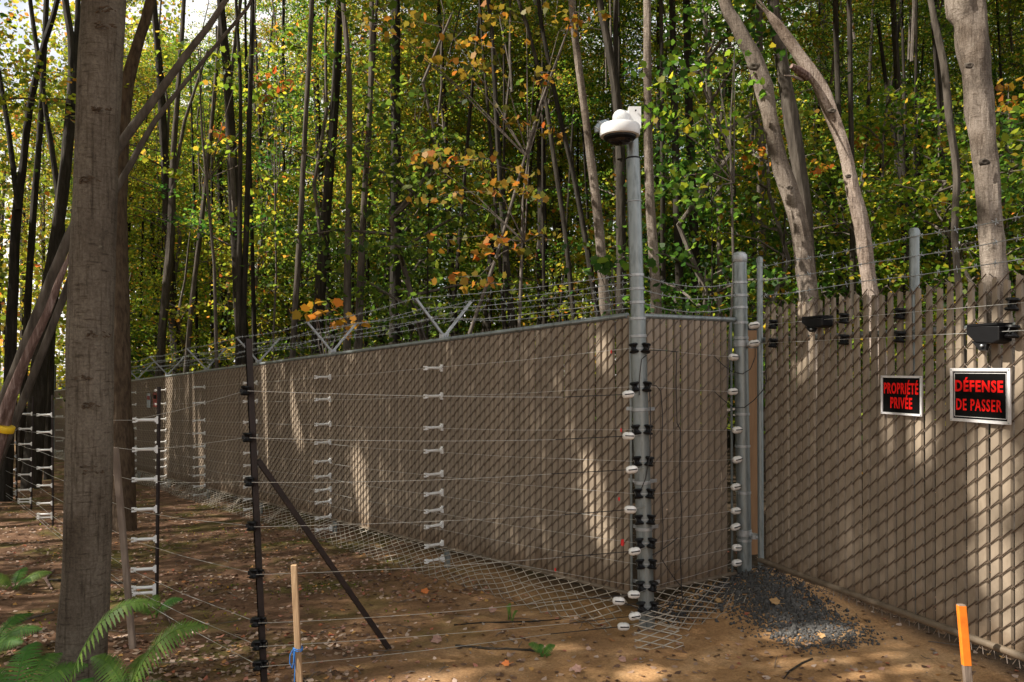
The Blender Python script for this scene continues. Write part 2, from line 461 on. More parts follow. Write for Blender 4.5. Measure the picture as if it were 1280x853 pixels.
# ------------------------------------------------------------------ ground
def build_ground():
    def axis(lo, hi, step, far):
        a = list(np.arange(lo, hi + 1e-6, step))
        s = step; x = a[-1]
        while x < far[1]:
            s *= 1.22; x += s; a.append(x)
        s = step; x = a[0]; pre = []
        while x > far[0]:
            s *= 1.22; x -= s; pre.append(x)
        return list(reversed(pre)) + a
    xs = axis(-6.5, 3.2, .05, (-300, 300)); ys = axis(3.6, 9.5, .045, (-250, 400))
    vs = [(x, y, ground(x, y)) for y in ys for x in xs]
    nx = len(xs)
    i = np.arange((len(ys) - 1) * (nx - 1)); r = i // (nx - 1); c = i % (nx - 1)
    b = r * nx + c
    fs = np.stack([b, b + 1, b + nx + 1, b + nx], 1)
    m, n, bs, L = mat_base('forest_floor')
    tc = n.nodes.new('ShaderNodeTexCoord')
    def ns(scale, det=6, rough=.65):
        o = n.nodes.new('ShaderNodeTexNoise'); o.inputs['Scale'].default_value = scale; o.inputs['Detail'].default_value = det
        o.inputs['Roughness'].default_value = rough
        L.new(tc.outputs['Object'], o.inputs['Vector']); return o
    def mix(a, bb, fac, mode='MIX'):
        x = n.nodes.new('ShaderNodeMix'); x.data_type = 'RGBA'; x.blend_type = mode
        if isinstance(fac, float): x.inputs['Factor'].default_value = fac
        else: L.new(fac, x.inputs['Factor'])
        L.new(a, x.inputs['A']); L.new(bb, x.inputs['B']); return x.outputs['Result']
    sand = ramp(n, [(.25, (.22, .118, .052)), (.5, (.40, .235, .112)), (.75, (.54, .355, .195))])
    L.new(ns(2.6, 9, .7).outputs['Fac'], sand.inputs[0])
    humus = ramp(n, [(.25, (.055, .031, .019)), (.5, (.15, .085, .052)), (.75, (.27, .165, .108))])
    L.new(ns(4.5, 9, .72).outputs['Fac'], humus.inputs[0])
    sx = n.nodes.new('ShaderNodeSeparateXYZ'); L.new(tc.outputs['Object'], sx.inputs[0])
    # sand churned up near the gate, forest humus towards the left
    m1 = n.nodes.new('ShaderNodeMath'); m1.operation = 'MULTIPLY_ADD'; m1.inputs[1].default_value = -.38; m1.inputs[2].default_value = .30
    L.new(sx.outputs['X'], m1.inputs[0])
    m2 = n.nodes.new('ShaderNodeMath'); m2.operation = 'MULTIPLY_ADD'; m2.inputs[1].default_value = 1.6; m2.inputs[2].default_value = -.8
    L.new(ns(1.1, 4).outputs['Fac'], m2.inputs[0])
    m3 = n.nodes.new('ShaderNodeMath'); m3.operation = 'ADD'; m3.use_clamp = True
    L.new(m1.outputs[0], m3.inputs[0]); L.new(m2.outputs[0], m3.inputs[1])
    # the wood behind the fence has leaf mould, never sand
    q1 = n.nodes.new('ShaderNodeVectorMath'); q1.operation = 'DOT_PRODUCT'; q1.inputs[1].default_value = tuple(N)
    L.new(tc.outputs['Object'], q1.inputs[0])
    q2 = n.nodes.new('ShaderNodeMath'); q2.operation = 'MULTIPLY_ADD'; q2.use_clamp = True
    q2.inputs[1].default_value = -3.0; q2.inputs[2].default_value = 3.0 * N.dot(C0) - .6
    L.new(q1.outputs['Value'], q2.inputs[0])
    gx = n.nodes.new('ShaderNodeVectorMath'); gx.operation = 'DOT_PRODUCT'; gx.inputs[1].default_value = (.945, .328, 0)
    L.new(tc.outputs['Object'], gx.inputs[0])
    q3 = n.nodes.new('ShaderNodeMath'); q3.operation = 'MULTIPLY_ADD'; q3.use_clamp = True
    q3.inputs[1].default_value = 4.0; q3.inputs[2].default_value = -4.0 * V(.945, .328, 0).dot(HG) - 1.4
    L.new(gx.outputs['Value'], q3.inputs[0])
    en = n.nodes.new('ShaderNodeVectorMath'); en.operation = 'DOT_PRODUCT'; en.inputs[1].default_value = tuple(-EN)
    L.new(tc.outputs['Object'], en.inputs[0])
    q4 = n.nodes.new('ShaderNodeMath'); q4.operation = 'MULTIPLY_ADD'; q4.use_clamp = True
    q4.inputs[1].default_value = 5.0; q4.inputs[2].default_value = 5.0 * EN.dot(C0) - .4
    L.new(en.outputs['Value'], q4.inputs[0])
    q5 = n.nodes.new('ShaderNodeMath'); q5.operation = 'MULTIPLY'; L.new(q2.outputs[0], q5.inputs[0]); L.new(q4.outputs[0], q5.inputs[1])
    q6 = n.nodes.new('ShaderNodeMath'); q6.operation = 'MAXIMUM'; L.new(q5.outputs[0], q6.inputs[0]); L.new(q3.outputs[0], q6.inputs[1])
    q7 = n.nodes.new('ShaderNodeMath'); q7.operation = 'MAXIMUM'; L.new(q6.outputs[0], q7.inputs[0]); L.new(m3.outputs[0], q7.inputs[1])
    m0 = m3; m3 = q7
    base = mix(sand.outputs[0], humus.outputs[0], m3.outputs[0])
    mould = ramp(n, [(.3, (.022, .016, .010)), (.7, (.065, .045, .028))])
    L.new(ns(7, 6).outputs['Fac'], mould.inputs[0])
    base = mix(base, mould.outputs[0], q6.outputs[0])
    moss = ramp(n, [(.49, (0, 0, 0)), (.62, (.85, .85, .85))])
    L.new(ns(1.25, 7).outputs['Fac'], moss.inputs[0])
    mf = n.nodes.new('ShaderNodeMath'); mf.operation = 'MULTIPLY'
    L.new(moss.outputs[0], mf.inputs[0]); L.new(m0.outputs[0], mf.inputs[1])
    gcol = ramp(n, [(.3, (.055, .055, .012)), (.7, (.12, .112, .024))])
    L.new(ns(30, 4).outputs['Fac'], gcol.inputs[0])
    base = mix(base, gcol.outputs[0], mf.outputs[0])
    grit = ramp(n, [(.3, (.62, .62, .62)), (.7, (1.25, 1.22, 1.2))])
    L.new(ns(55, 5, .75).outputs['Fac'], grit.inputs[0])
    base = mix(base, grit.outputs[0], 1.0, 'MULTIPLY')
    L.new(base, bs.inputs['Base Color'])
    bs.inputs['Roughness'].default_value = .95
    bs.inputs['Specular IOR Level'].default_value = .15
    bp = n.nodes.new('ShaderNodeBump'); bp.inputs['Strength'].default_value = .8; bp.inputs['Distance'].default_value = .02
    L.new(ns(26, 8, .75).outputs['Fac'], bp.inputs['Height']); L.new(bp.outputs[0], bs.inputs['Normal'])
    me = np_mesh('ground', np.array(vs), fs, m)
    me.polygons.foreach_set('use_smooth', [True] * len(me.polygons))
    o = link('ground', me)
    tag(o, 'bare brown forest floor with sandy soil and patches of moss', kind='structure')
build_ground()

# ------------------------------------------------------------------ chain link pieces
PITCH = .0715
PV = .098                                            # height of a mesh diamond on the slatted runs

def prisms(p0, p1, up, r):
    """three-sided rods between arrays of points"""
    d = p1 - p0
    d = d / np.linalg.norm(d, axis=1)[:, None]
    a = np.broadcast_to(up, d.shape)
    a = a - d * (a * d).sum(1)[:, None]
    a = a / np.linalg.norm(a, axis=1)[:, None]
    b = np.cross(d, a)
    n = len(d)
    vs = np.zeros((n, 6, 3))
    for k in range(3):
        t = 2 * math.pi * k / 3
        off = (a * math.cos(t) + b * math.sin(t)) * r
        vs[:, k] = p0 + off - d * r * .4
        vs[:, 3 + k] = p1 + off + d * r * .4
    base = (np.arange(n) * 6)[:, None]
    fs = np.concatenate([base + np.array([[k, (k + 1) % 3, 3 + (k + 1) % 3, 3 + k]]) for k in range(3)])
    return vs.reshape(-1, 3), fs

def chain(o, a, out, up, ncol, nrow, r, amp, slope=0.0, flip=1, pv=PITCH, row0=0, wave=0.0, seed=0, start=0, skip=0.0):
    o = np.array(o); a = np.array(a); out = np.array(out); up = np.array(up)
    P0, P1 = [], []
    rng = np.random.default_rng(seed)
    for i in range(start, start + ncol):
        for j2 in range(row0 * 2, int((row0 + nrow) * 2)):
            # half rows: even column: '/' on even half rows
            fwd = (j2 + i) % 2 == 0
            z0 = j2 * pv / 2; z1 = (j2 + 1) * pv / 2
            x0, x1 = (i, i + 1) if fwd else (i + 1, i)
            s = amp * flip if fwd else -amp * flip
            hook = .009 if pv != PITCH else 0.0                  # the wires hook past one another at each knuckle
            z0 -= hook; z1 += hook
            if skip and rng.random() < skip: continue
            p0 = o + a * x0 * PITCH + up * z0 + out * s; p1 = o + a * x1 * PITCH + up * z1 + out * s
            p0[2] -= slope * x0 * PITCH; p1[2] -= slope * x1 * PITCH
            P0.append(p0); P1.append(p1)
    P0 = np.array(P0); P1 = np.array(P1)
    if wave:
        for A in (P0, P1):
            for q in A:
                h = np.dot(q - o, up)
                k = min(1, abs(h) / .25)
                nv = noise.noise_vector(Vector((q[0] * 2.1 + seed, q[1] * 2.1, q[2] * 1.3)))
                q += np.array(nv) * wave * k
    return prisms(P0, P1, out, r)

def join(parts):
    V_, F_, b = [], [], 0
    for v, f in parts:
        V_.append(v); F_.append(f + b); b += len(v)
    return np.concatenate(V_), np.concatenate(F_)

def slat_mesh(name, h, wd=.0568, point=False, front=1):
    """a hollow, slightly bowed privacy slat standing on its base"""
    mb = MB()
    prof = [(-wd / 2, -.0110), (-wd * .40, .0022), (0, .0030), (wd * .40, .0022), (wd / 2, -.0110)]
    lv = [0, h * .33, h * .67, h]
    vs = []
    for z in lv:
        for x, y in prof: vs.append((x, (y + .0022) if abs(x) < wd * .45 else -.0095, z))
        for x, y in reversed(prof): vs.append((x, -y - .0022 if abs(x) < wd * .45 else -.0125, z))
    k = 10
    if point:
        vs = [(x * (.55 if i >= 30 and abs(x) > wd * .3 else 1), y, z - (.012 if i >= 30 and abs(x) > wd * .3 else 0)) for i, (x, y, z) in enumerate(vs)]
    fs = []
    for i in range(3):
        for j in range(k):
            j2 = (j + 1) % k
            fs.append((i * k + j, i * k + j2, (i + 1) * k + j2, (i + 1) * k + j))
    fs.append(tuple(range(3 * k, 4 * k)))
    vs = [(x, y * front, z) for x, y, z in vs]
    mb.add(vs, [tuple(reversed(f)) for f in fs] if front < 0 else fs)
    return mb.mesh(name, M_SLAT, False)

def rel(o, p):
    return p - np.array(o)

# ------------------------------------------------------------------ insulators (shared meshes)
def bone_mesh():
    """white stand-off: clamp at the post, bar, notched head; points along +x"""
    mb = MB()
    mb.box((.010, 0, 0), (.020, .020, .046))
    mb.box((.026, 0, 0), (.014, .018, .028))
    mb.tube([(.02, 0, 0), (.17, 0, 0)], [.0095, .0085], 8)
    mb.box((.172, 0, 0), (.016, .018, .022))
    mb.box((.190, 0, .009), (.024, .014, .009))
    mb.box((.190, 0, -.009), (.024, .014, .009))
    return mb.mesh('standoff_insulator', M_WHITE)
BONE = bone_mesh()

def spool_mesh():
    mb = MB()
    mb.lathe([(.012, -.036), (.030, -.034), (.036, -.024), (.024, -.014), (.017, -.004), (.017, .004), (.024, .014), (.036, .024), (.030, .034), (.012, .036)], (0, 0, 0), (0, 0, 1), 12)
    mb.box((0, .022, 0), (.012, .05, .03))
    mb.tube([(0, -.02, -.028), (0, -.036, 0), (0, -.02, .028)], .005, 6)
    return mb.mesh('spool_insulator', M_BLACK, True)
SPOOL = spool_mesh()

def egg_mesh():
    mb = MB()
    mb.lathe([(.008, -.043), (.019, -.038), (.026, -.026), (.029, -.010), (.027, -.003), (.027, .003), (.029, .010), (.026, .026), (.019, .038), (.008, .043)], (0, 0, 0), (1, 0, 0), 12)
    return mb.mesh('strain_insulator', M_CERAM, True)
EGG = egg_mesh()
def eggslot_mesh():
    mb = MB()
    mb.box((0, -.004, .004), (.062, .052, .007))
    return mb.mesh('strain_slot', M_BLACK)
EGGSLOT = eggslot_mesh()

def egg(parent, p, direction):
    d = Vector(direction)
    rz = math.atan2(d.y, d.x)
    ry = -math.atan2(d.z, math.hypot(d.x, d.y))
    o = link('strain_insulator', EGG, parent, p, (0, ry, rz))
    return o

def zbezier(p0, p1, sag, n=10):
    p0 = Vector(p0); p1 = Vector(p1)
    return [p0.lerp(p1, i / n) - Z * sag * 4 * (i / n) * (1 - i / n) for i in range(n + 1)]

def strand(name, parent, pts, r=.0018, mat=None, sides=5):
    mb = MB(); mb.tube(pts, r, sides)
    return mb.build(name, mat or M_WIRE, parent)

def barbed(parent, pts, seed=0, every=.13):
    """a twisted wire with four-pointed barbs"""
    rnd = random.Random(seed)
    mb = MB()
    mb.tube(pts, .0030, 5)
    for i in range(len(pts) - 1):
        p, q = Vector(pts[i]), Vector(pts[i + 1])
        L = (q - p).length; d = (q - p).normalized()
        k = int(L / every)
        for j in range(k):
            c = p.lerp(q, (j + .5) / k)
            a = d.orthogonal().normalized(); b = d.cross(a)
            t = rnd.random() * 6.28
            e = a * math.cos(t) + b * math.sin(t); f = b * math.cos(t) - a * math.sin(t)
            mb.tube([c - e * .022 - d * .004, c + e * .022 + d * .004], .0020, 3)
            mb.tube([c - f * .020 + d * .006, c + f * .020 + d * .002], .0020, 3)
            mb.tube([c - d * .010, c + d * .010], .0052, 5)
    return mb.build('barbed_wire', M_BARB, parent)

# ------------------------------------------------------------------ long privacy fence
FL = 27.0
BOT, TOP = .218, 2.218
WZ = [1.985, 1.712, 1.408, 1.184, .955, .77, .605, .456, .30, .155]        # heights of the ten charged wires at the corner

def FP(t, z=0.0, out=0.0):
    return C0 + D * t + Z * (z - SLOPE * t) + N * out

def build_fence():
    loc = FP(0); loc.z = 0
    th = thing('privacy_fence', 'long brown slatted chain-link fence running back to the left under barbed wire', 'fence', loc)
    t0 = .035
    o0 = FP(t0, BOT)
    ncol = int((FL - t0) / PITCH)
    v, f = chain(np.array(o0), D, N, Z, ncol, 20.5, .0039, .0125, SLOPE, -1, PV)
    # knuckle twists standing above the top rail
    P0, P1 = [], []
    for i in range(ncol):
        b = np.array(FP(t0 + (i + .5) * PITCH, BOT + 2.0))
        P0.append(b + np.array(N) * .006); P1.append(b + np.array(D) * .018 + np.array([0, 0, .052]))
        P0.append(b - np.array(N) * .006); P1.append(b - np.array(D) * .018 + np.array([0, 0, .046]))
    k = prisms(np.array(P0), np.array(P1), np.array(N), .0028)
    v, f = join([(v, f), k])
    o = link('wire_mesh', np_mesh('wire_mesh', rel(loc, v), f, M_MESH), th, loc); o['kind'] = 'stuff'
    # slats: 300 as parts, the farthest as one part
    sm = slat_mesh('slat', 2.02)
    rz = math.atan2(D.y, D.x)
    rnd = random.Random(3)
    rest = MB()
    for i in range(ncol):
        p = FP(t0 + (i + .5) * PITCH, BOT - .005 + rnd.uniform(-.006, .006))
        if i < 300:
            link('slat', sm, th, p, (rnd.uniform(-.002, .002), rnd.uniform(-.003, .003), rz + rnd.uniform(-.05, .05)))
        else:
            rest.box(p + Z * 1.01, (.050, .007, 2.02), Matrix.Rotation(rz, 3, 'Z'))
    o = rest.build('far_slats', M_SLAT, th); o['kind'] = 'stuff'
    mb = MB(); mb.tube([FP(.05, TOP + .012), FP(FL, TOP + .012)], .0215, 10); mb.build('top_rail', M_GALV, th, True)
    mb = MB(); mb.tube([FP(.03 + i * FL / 40, BOT - .012, .004) for i in range(41)], .017, 8); mb.build('bottom_rail', M_TAN_RAIL, th, True)
    # apron of bare mesh bent outward to the ground
    U = (N * .76 - Z * .65).normalized()
    v, f = chain(np.array(FP(.0, BOT - .01, .01)), D, (N * .56 + Z * .83), U, int(FL / PITCH), 5, .0042, .006, SLOPE, wave=.05, seed=4)
    v[:, 2] = np.maximum(v[:, 2], -SLOPE * 40)
    for q in v:
        g = GZ(q) + .006
        if q[2] < g: q[2] = g
    o = link('mesh_apron', np_mesh('mesh_apron', rel(loc, v), f, M_APRON), th, loc); o['kind'] = 'stuff'
    # tension bar and bands at the corner
    mb = MB(); mb.box(FP(.018, BOT + 1.0, .004), (.02, .006, 2.0), Matrix.Rotation(rz, 3, 'Z')); mb.build('tension_bar', M_GALV, th)
    # line posts with V arms and stand-off insulators
    npost = int(FL / 2.52)
    tips_o, tips_i = [], []
    for k in range(1, npost + 1):
        t = 2.52 * k
        mb = MB()
        g = FP(t, 0, -.045)
        mb.tube([Vector((g.x, g.y, GZ(g) - .3)), FP(t, TOP + .05, -.045)], .030, 10)
        po = mb.build('line_post', M_GALV, th, True)
        cap = MB(); cap.box(FP(t, TOP + .05, -.02), (.07, .07, .05), Matrix.Rotation(rz, 3, 'Z')); cap.build('post_cap', M_GALV2, po)
        to, ti = FP(t, TOP + .40, .30), FP(t, TOP + .40, -.34)
        for tip, s in ((to, 1), (ti, -1)):
            a = MB()
            b0 = FP(t, TOP + .055, -.02 + .01 * s)
            a.tube([b0, tip], .016, 4)
            dd = (tip - b0).normalized()
            for q in (.4, .7, .96):
                c = b0.lerp(tip, q)
                a.box(c + Z * .012, (.03, .012, .016), Matrix.Rotation(rz, 3, 'Z'))
            a.build('barbed_arm', M_GALV2, po)
        tips_o.append((FP(t, TOP + .055, 0), to)); tips_i.append((FP(t, TOP + .055, -.03), ti))
        for j, z in enumerate(WZ):
            zz = z - .03 if z > .3 else z - .06
            if k > 8 and j % 2: continue
            link('standoff_insulator', BONE, po, FP(t, zz, -.005), (0, 0, math.atan2(N.y, N.x)), (1.08, 1.7, 1.5))
    # six barbed strands, gathered at the corner pole
    lean = lambda z: pole_at(z)
    for s, tips in ((0, tips_o), (1, tips_i)):
        for j, q in enumerate((.96, .68, .40)):
            zc = EYE - ((345, 362, 379)[j] - 460) / F * 5.6
            pts = [lean(zc - .03 * s) + (N * .06 if s == 0 else -N * .06)]
            for n_, (b0, tip) in enumerate(tips):
                p = b0.lerp(tip, q) + Z * .022
                pv = pts[-1]
                pts += [pv.lerp(p, .33) - Z * (.02 + .012 * ((n_ * 7 + j * 3) % 3)), pv.lerp(p, .67) - Z * (.02 + .010 * ((n_ * 5 + j) % 3)), p]
            barbed(th, pts, j + 7 * s, .13)
    # ten charged wires on the stand-offs
    for j, z in enumerate(WZ):
        zz = z - .03 if z > .3 else z - .06
        pts = [pole_at(z) + N * .055 - E * .03]
        for k in range(1, npost + 1):
            p = FP(2.52 * k, zz, .185)
            pv = pts[-1]
            pts += [pv.lerp(p, .5) - Z * .012, p]
        strand('charged_wire', th, pts, .0015)
    # end post
    mb = MB()
    e = FP(FL + .05)
    ez = GZ(e)
    mb.tube([Vector((e.x, e.y, ez - .2)), Vector((e.x, e.y, ez + 3.1))], .055, 12)
    mb.build('end_post', M_GALV, th, True)
    return th

POLE_B = P(807, 775, 5.58); POLE_T = P(791, 150, 5.58)
def pole_at(z):
    k = (z - POLE_B.z) / (POLE_T.z - POLE_B.z)
    return POLE_B.lerp(POLE_T, k)
fence = build_fence()

# ------------------------------------------------------------------ corner pole with insulators
def ring(mb, c, r, h, axis):
    mb.lathe([(r, -h / 2), (r + .004, -h / 2 + .002), (r + .004, h / 2 - .002), (r, h / 2)], c, axis, 20)

def build_pole():
    th = thing('corner_pole', 'tall galvanized corner pole with black spools and a camera on top', 'pole', POLE_B)
    ax = (POLE_T - POLE_B).normalized()
    zj = EYE + (460 - 398) / F * 5.58
    z2 = EYE + (460 - 199) / F * 5.58
    mb = MB(); mb.tube([pole_at(-.3), pole_at(zj)], .057, 20); mb.build('lower_pipe', M_GALV, th, True)
    mb = MB(); mb.tube([pole_at(zj - .01), pole_at(z2)], [.0505, .050], 20); mb.build('upper_pipe', M_GALV, th, True)
    mb = MB(); mb.tube([pole_at(z2 - .02), pole_at(POLE_T.z)], .044, 20)
    mb.lathe([(.045, 0), (.047, .01), (.047, .03), (.04, .045), (.01, .05)], pole_at(POLE_T.z - .005), ax, 20); mb.build('top_pipe', M_GALV, th, True)
    for v in (253, 345, 362, 379, 399, 421):
        z = EYE + (460 - v) / F * 5.58
        mb = MB(); ring(mb, pole_at(z), .0515 if v < 398 else .0575, .022 if v > 260 else .008, ax)
        mb.build('tension_band', M_GALV2, th, True)
    for z in (1.55, 1.03, .70, .30):
        c = pole_at(z)
        mb = MB(); ring(mb, c, .0575, .025, ax)
        for d, q in ((D, 1), (E, 1)):
            mb.box(c + d * .09, (.09, .006, .025), Matrix.Rotation(math.atan2(d.y, d.x), 3, 'Z'))
        mb.build('tension_band', M_GALV2, th, True)
    mb = MB(); ring(mb, pole_at(z2), .0505, .012, ax); mb.build('joint_ring', M_BLACK, th)  # black ring for the dark line at the pipe joint
    for z in WZ:
        c = pole_at(z)
        for s, d in ((-1, D), (1, E)):
            p = c + V(s * .043, -.052, 0)
            o = link('spool_insulator', SPOOL, th, p, (random.uniform(-.15, .15), s * .18, s * .5))
        st = MB(); ring(st, c, .0575, .010, ax); st.build('strap', M_GALV2, th)
    mb = MB(); mb.box(FP(0) + E * .115 + Z * (BOT + 1.0), (.02, .006, 2.0), Matrix.Rotation(math.atan2(E.y, E.x), 3, 'Z')); mb.build('tension_bar', M_GALV, th)
    return th
pole = build_pole()

def build_camera():
    y0 = 5.42
    c = P(776, 165, y0)                            # centre of the round housing
    th = thing('security_camera', 'white dome security camera on a bracket at the top of the corner pole', 'camera', c)
    mb = MB()
    r = .139
    mb.lathe([(.01, .050), (r * .80, .046), (r * .96, .040), (r, .030), (r, -.022), (r * .97, -.034), (r * .86, -.040), (r * .80, -.036)], c, (0, 0, 1), 40)
    mb.build('housing', M_CAMW, th, True)
    mb = MB()
    mb.lathe([(r * .82, -.030), (r * .80, -.050), (r * .70, -.062), (r * .66, -.064)], c, (0, 0, 1), 40)
    mb.build('dome_ring', M_BLACK, th, True)
    mb = MB()
    mb.lathe([(.092, -.045), (.090, -.056), (.078, -.074), (.055, -.088), (.025, -.095), (.003, -.097)], c, (0, 0, 1), 32)
    mb.build('smoked_dome', M_SMOKE, th, True)
    pc = pole_at(EYE + (460 - 150) / F * 5.58)
    mb = MB()
    b = P(791, 150, 5.50)
    mb.box(b + V(.012, 0, -.01), (.085, .14, .155))
    mb.build('mounting_box', M_CAMW, th)
    mb = MB()
    a = P(777, 148, 5.44)
    mb.lathe([(.062, -.03), (.060, 0), (.052, .030), (.036, .052), (.015, .063), (.002, .066)], a + V(-.0, -.0, -.01), (-.15, -.05, 1), 24)
    mb.tube([a + V(0, 0, .0), a + V(.05, .04, .01), b + V(.0, .0, .01)], [.052, .05, .045], 16)
    mb.build('bracket_elbow', M_CAMW, th, True)
    for du, dv in ((783, 141), (796, 139), (796, 158)):
        s = MB(); q = P(du, dv, 5.425); s.lathe([(.006, 0), (.006, .006), (.002, .008)], q, (0, -1, 0), 10); s.build('screw', M_BLACK, th)
    mb = MB()
    mb.tube([P(766, 157, 5.44), P(758, 154, 5.44), P(751, 156, 5.44), P(747.5, 161, 5.44), P(748, 166, 5.44)], [.020, .022, .022, .020, .018], 14)
    mb.build('conduit_elbow', M_CONDUIT, th, True)
    mb = MB()
    for q in (P(751, 155, 5.44), P(747.7, 162, 5.44)):
        mb.lathe([(.024, -.006), (.026, 0), (.024, .006)], q, (.5, 0, .6), 14)
    mb.build('conduit_collar', M_GALV2, th, True)
build_camera()

# ------------------------------------------------------------------ short return panel and gate post
PB, PT = .218, 2.225
def build_panel():
    L = (GP - C0).length
    loc = C0 + E * .1
    loc.z = 0
    th = thing('fence_panel', 'short brown slatted fence panel between the tall camera pole and the capped gate post', 'fence panel', loc)
    n = int((L - .2) / PITCH)
    o0 = C0 + E * .12 + Z * PB
    v, f = chain(np.array(o0), E, EN, Z, n, 20.5, .0038, .0135, 0, 1, PV)
    P0, P1 = [], []
    for i in range(n):
        b = np.array(C0 + E * (.12 + (i + .5) * PITCH) + Z * (PT - .01))
        P0.append(b + np.array(EN) * .006); P1.append(b + np.array(E) * .016 + np.array([0, 0, .055]))
        P0.append(b - np.array(EN) * .006); P1.append(b - np.array(E) * .016 + np.array([0, 0, .050]))
    v, f = join([(v, f), prisms(np.array(P0), np.array(P1), np.array(EN), .003)])
    o = link('wire_mesh', np_mesh('wire_mesh', rel(loc, v), f, M_MESH), th, loc); o['kind'] = 'stuff'
    sm = slat_mesh('slat', 2.0, front=-1)
    rz = math.atan2(E.y, E.x)
    for i in range(n):
        link('slat', sm, th, C0 + E * (.12 + (i + .5) * PITCH) + Z * (PB - .01), (0, random.uniform(-.003, .003), rz + random.uniform(-.1, .1)))
    mb = MB(); mb.tube([C0 + E * .05 + Z * PT - EN * .004, GP - E * .05 + Z * PT - EN * .004], .021, 10); mb.build('top_rail', M_GALV, th, True)
    mb = MB(); mb.tube([C0 + E * .08 + Z * (PB - .012), GP - E * .06 + Z * (PB - .012)], .017, 8); mb.build('bottom_rail', M_TAN_RAIL, th, True)
    mb = MB(); mb.box(GP - E * .10 + Z * (PB + 1.0), (.02, .006, 2.0), Matrix.Rotation(rz, 3, 'Z')); mb.build('tension_bar', M_GALV, th)
    U = (EN * .72 - Z * .45 - E * .10).normalized()
    v, f = chain(np.array(C0 + E * .02 + Z * (PB - .01) + EN * .01), E, (EN * .5 + Z * .85), U, n + 1, 5.5, .0040, .006, 0, wave=.05, seed=9)
    # the corner flap folded round the foot of the pole
    U2 = (EN * .75 + N * .55 - Z * .35).normalized()
    A2 = (E * .8 - D * .45).normalized()
    v2, f2 = chain(np.array(C0 + EN * .16 + N * .10 + Z * .14 - A2 * .06), A2, Z, U2, 4, 5.5, .0040, .006, 0, wave=.05, seed=2)
    v, f = join([(v, f), (v2, f2)])
    for q in v:
        g = GZ(q) + .008
        if q[2] < g: q[2] = g
    o = link('mesh_apron', np_mesh('mesh_apron', rel(loc, v), f, M_APRON), th, loc); o['kind'] = 'stuff'
    for j, (v0, v1) in enumerate(((345, 356), (362, 370), (379, 386))):
        a = pole_at(EYE + (460 - v0) / F * 5.58) + V(.05, 0, -.01)
        b = GP + Z * (EYE + (460 - v1) / F * 6.25) - E * .055
        barbed(th, zbezier(a, b, .05, 4), 30 + j, .12)
build_panel()

def build_gate_post():
    th = thing('gate_post', 'thick capped galvanized gate post with a column of white strain insulators', 'post', V(GP.x, GP.y, 0))
    zt = EYE + (460 - 321) / F * 6.25
    B = P(930, 742, 6.25); T = P(925, 321, 6.25)
    at = lambda z: B.lerp(T, (z - B.z) / (T.z - B.z))
    mb = MB(); mb.tube([at(-.3), at(T.z)], .0555, 20); mb.build('pipe', M_GALV, th, True)
    mb = MB(); mb.lathe([(.057, -.055), (.060, -.05), (.060, -.004), (.058, .006), (.045, .022), (.022, .030), (.002, .032)], at(T.z), Z, 24); mb.build('domed_cap', M_GALV2, th, True)
    for v in (355, 371, 386, 405, 424, 519, 559, 617, 676):
        mb = MB(); ring(mb, at(EYE + (460 - v) / F * 6.25), .056, .022, Z)
        mb.build('tension_band', M_GALV2, th, True)
    for u, v in ((917, 448), (916, 491), (921, 539), (921, 576), (919, 610), (919, 640), (918.5, 660), (920, 686), (920, 705), (923.5, 728)):
        z = EYE + (460 - v) / F * 6.1
        o = egg(th, P(u, v, 6.13), V(.85, .4, random.uniform(-.12, .18)))
        link('slot', EGGSLOT, o, P(u, v, 6.13), (0, 0, .44)).parent = o
        o.children[0].location = (0, 0, 0); o.children[0].rotation_euler = (0, 0, 0)
    for v in (431, 667):
        z = EYE + (460 - v) / F * 6.25
        mb = MB()
        a = at(z); b = HG + Z * (z - .03)
        mb.tube([a.lerp(b, .25), a.lerp(b, .62)], .022, 10)
        mb.tube([a.lerp(b, .6) - Z * .02, a.lerp(b, .62) + Z * .02], .028, 10)
        mb.tube([a.lerp(b, .6), b], .017, 8)
        ring(mb, a, .057, .05, Z)
        mb.build('hinge', M_GALV2, th, True)
    for u, v, uu, vv in ((897, 446, 943, 441),):
        pass
build_gate_post()

# board beside the gate post
mb = MB()
bb = P(938, 560, 6.46)
th = thing('wooden_board', 'brown upright board closing the gap between the gate post and the gate', 'board', V(bb.x, bb.y, 0))
mb.box((bb.x + .02, bb.y, (.30 + 2.15) / 2), (.15, .036, 1.85), Matrix.Rotation(.3, 3, 'Z'))
mb.build('plank', M_BOARD, th)
mb = MB(); mb.box((bb.x + .02, bb.y + .005, 2.16), (.155, .04, .05), Matrix.Rotation(.3, 3, 'Z')); mb.build('board_cap', M_BLACK, th)

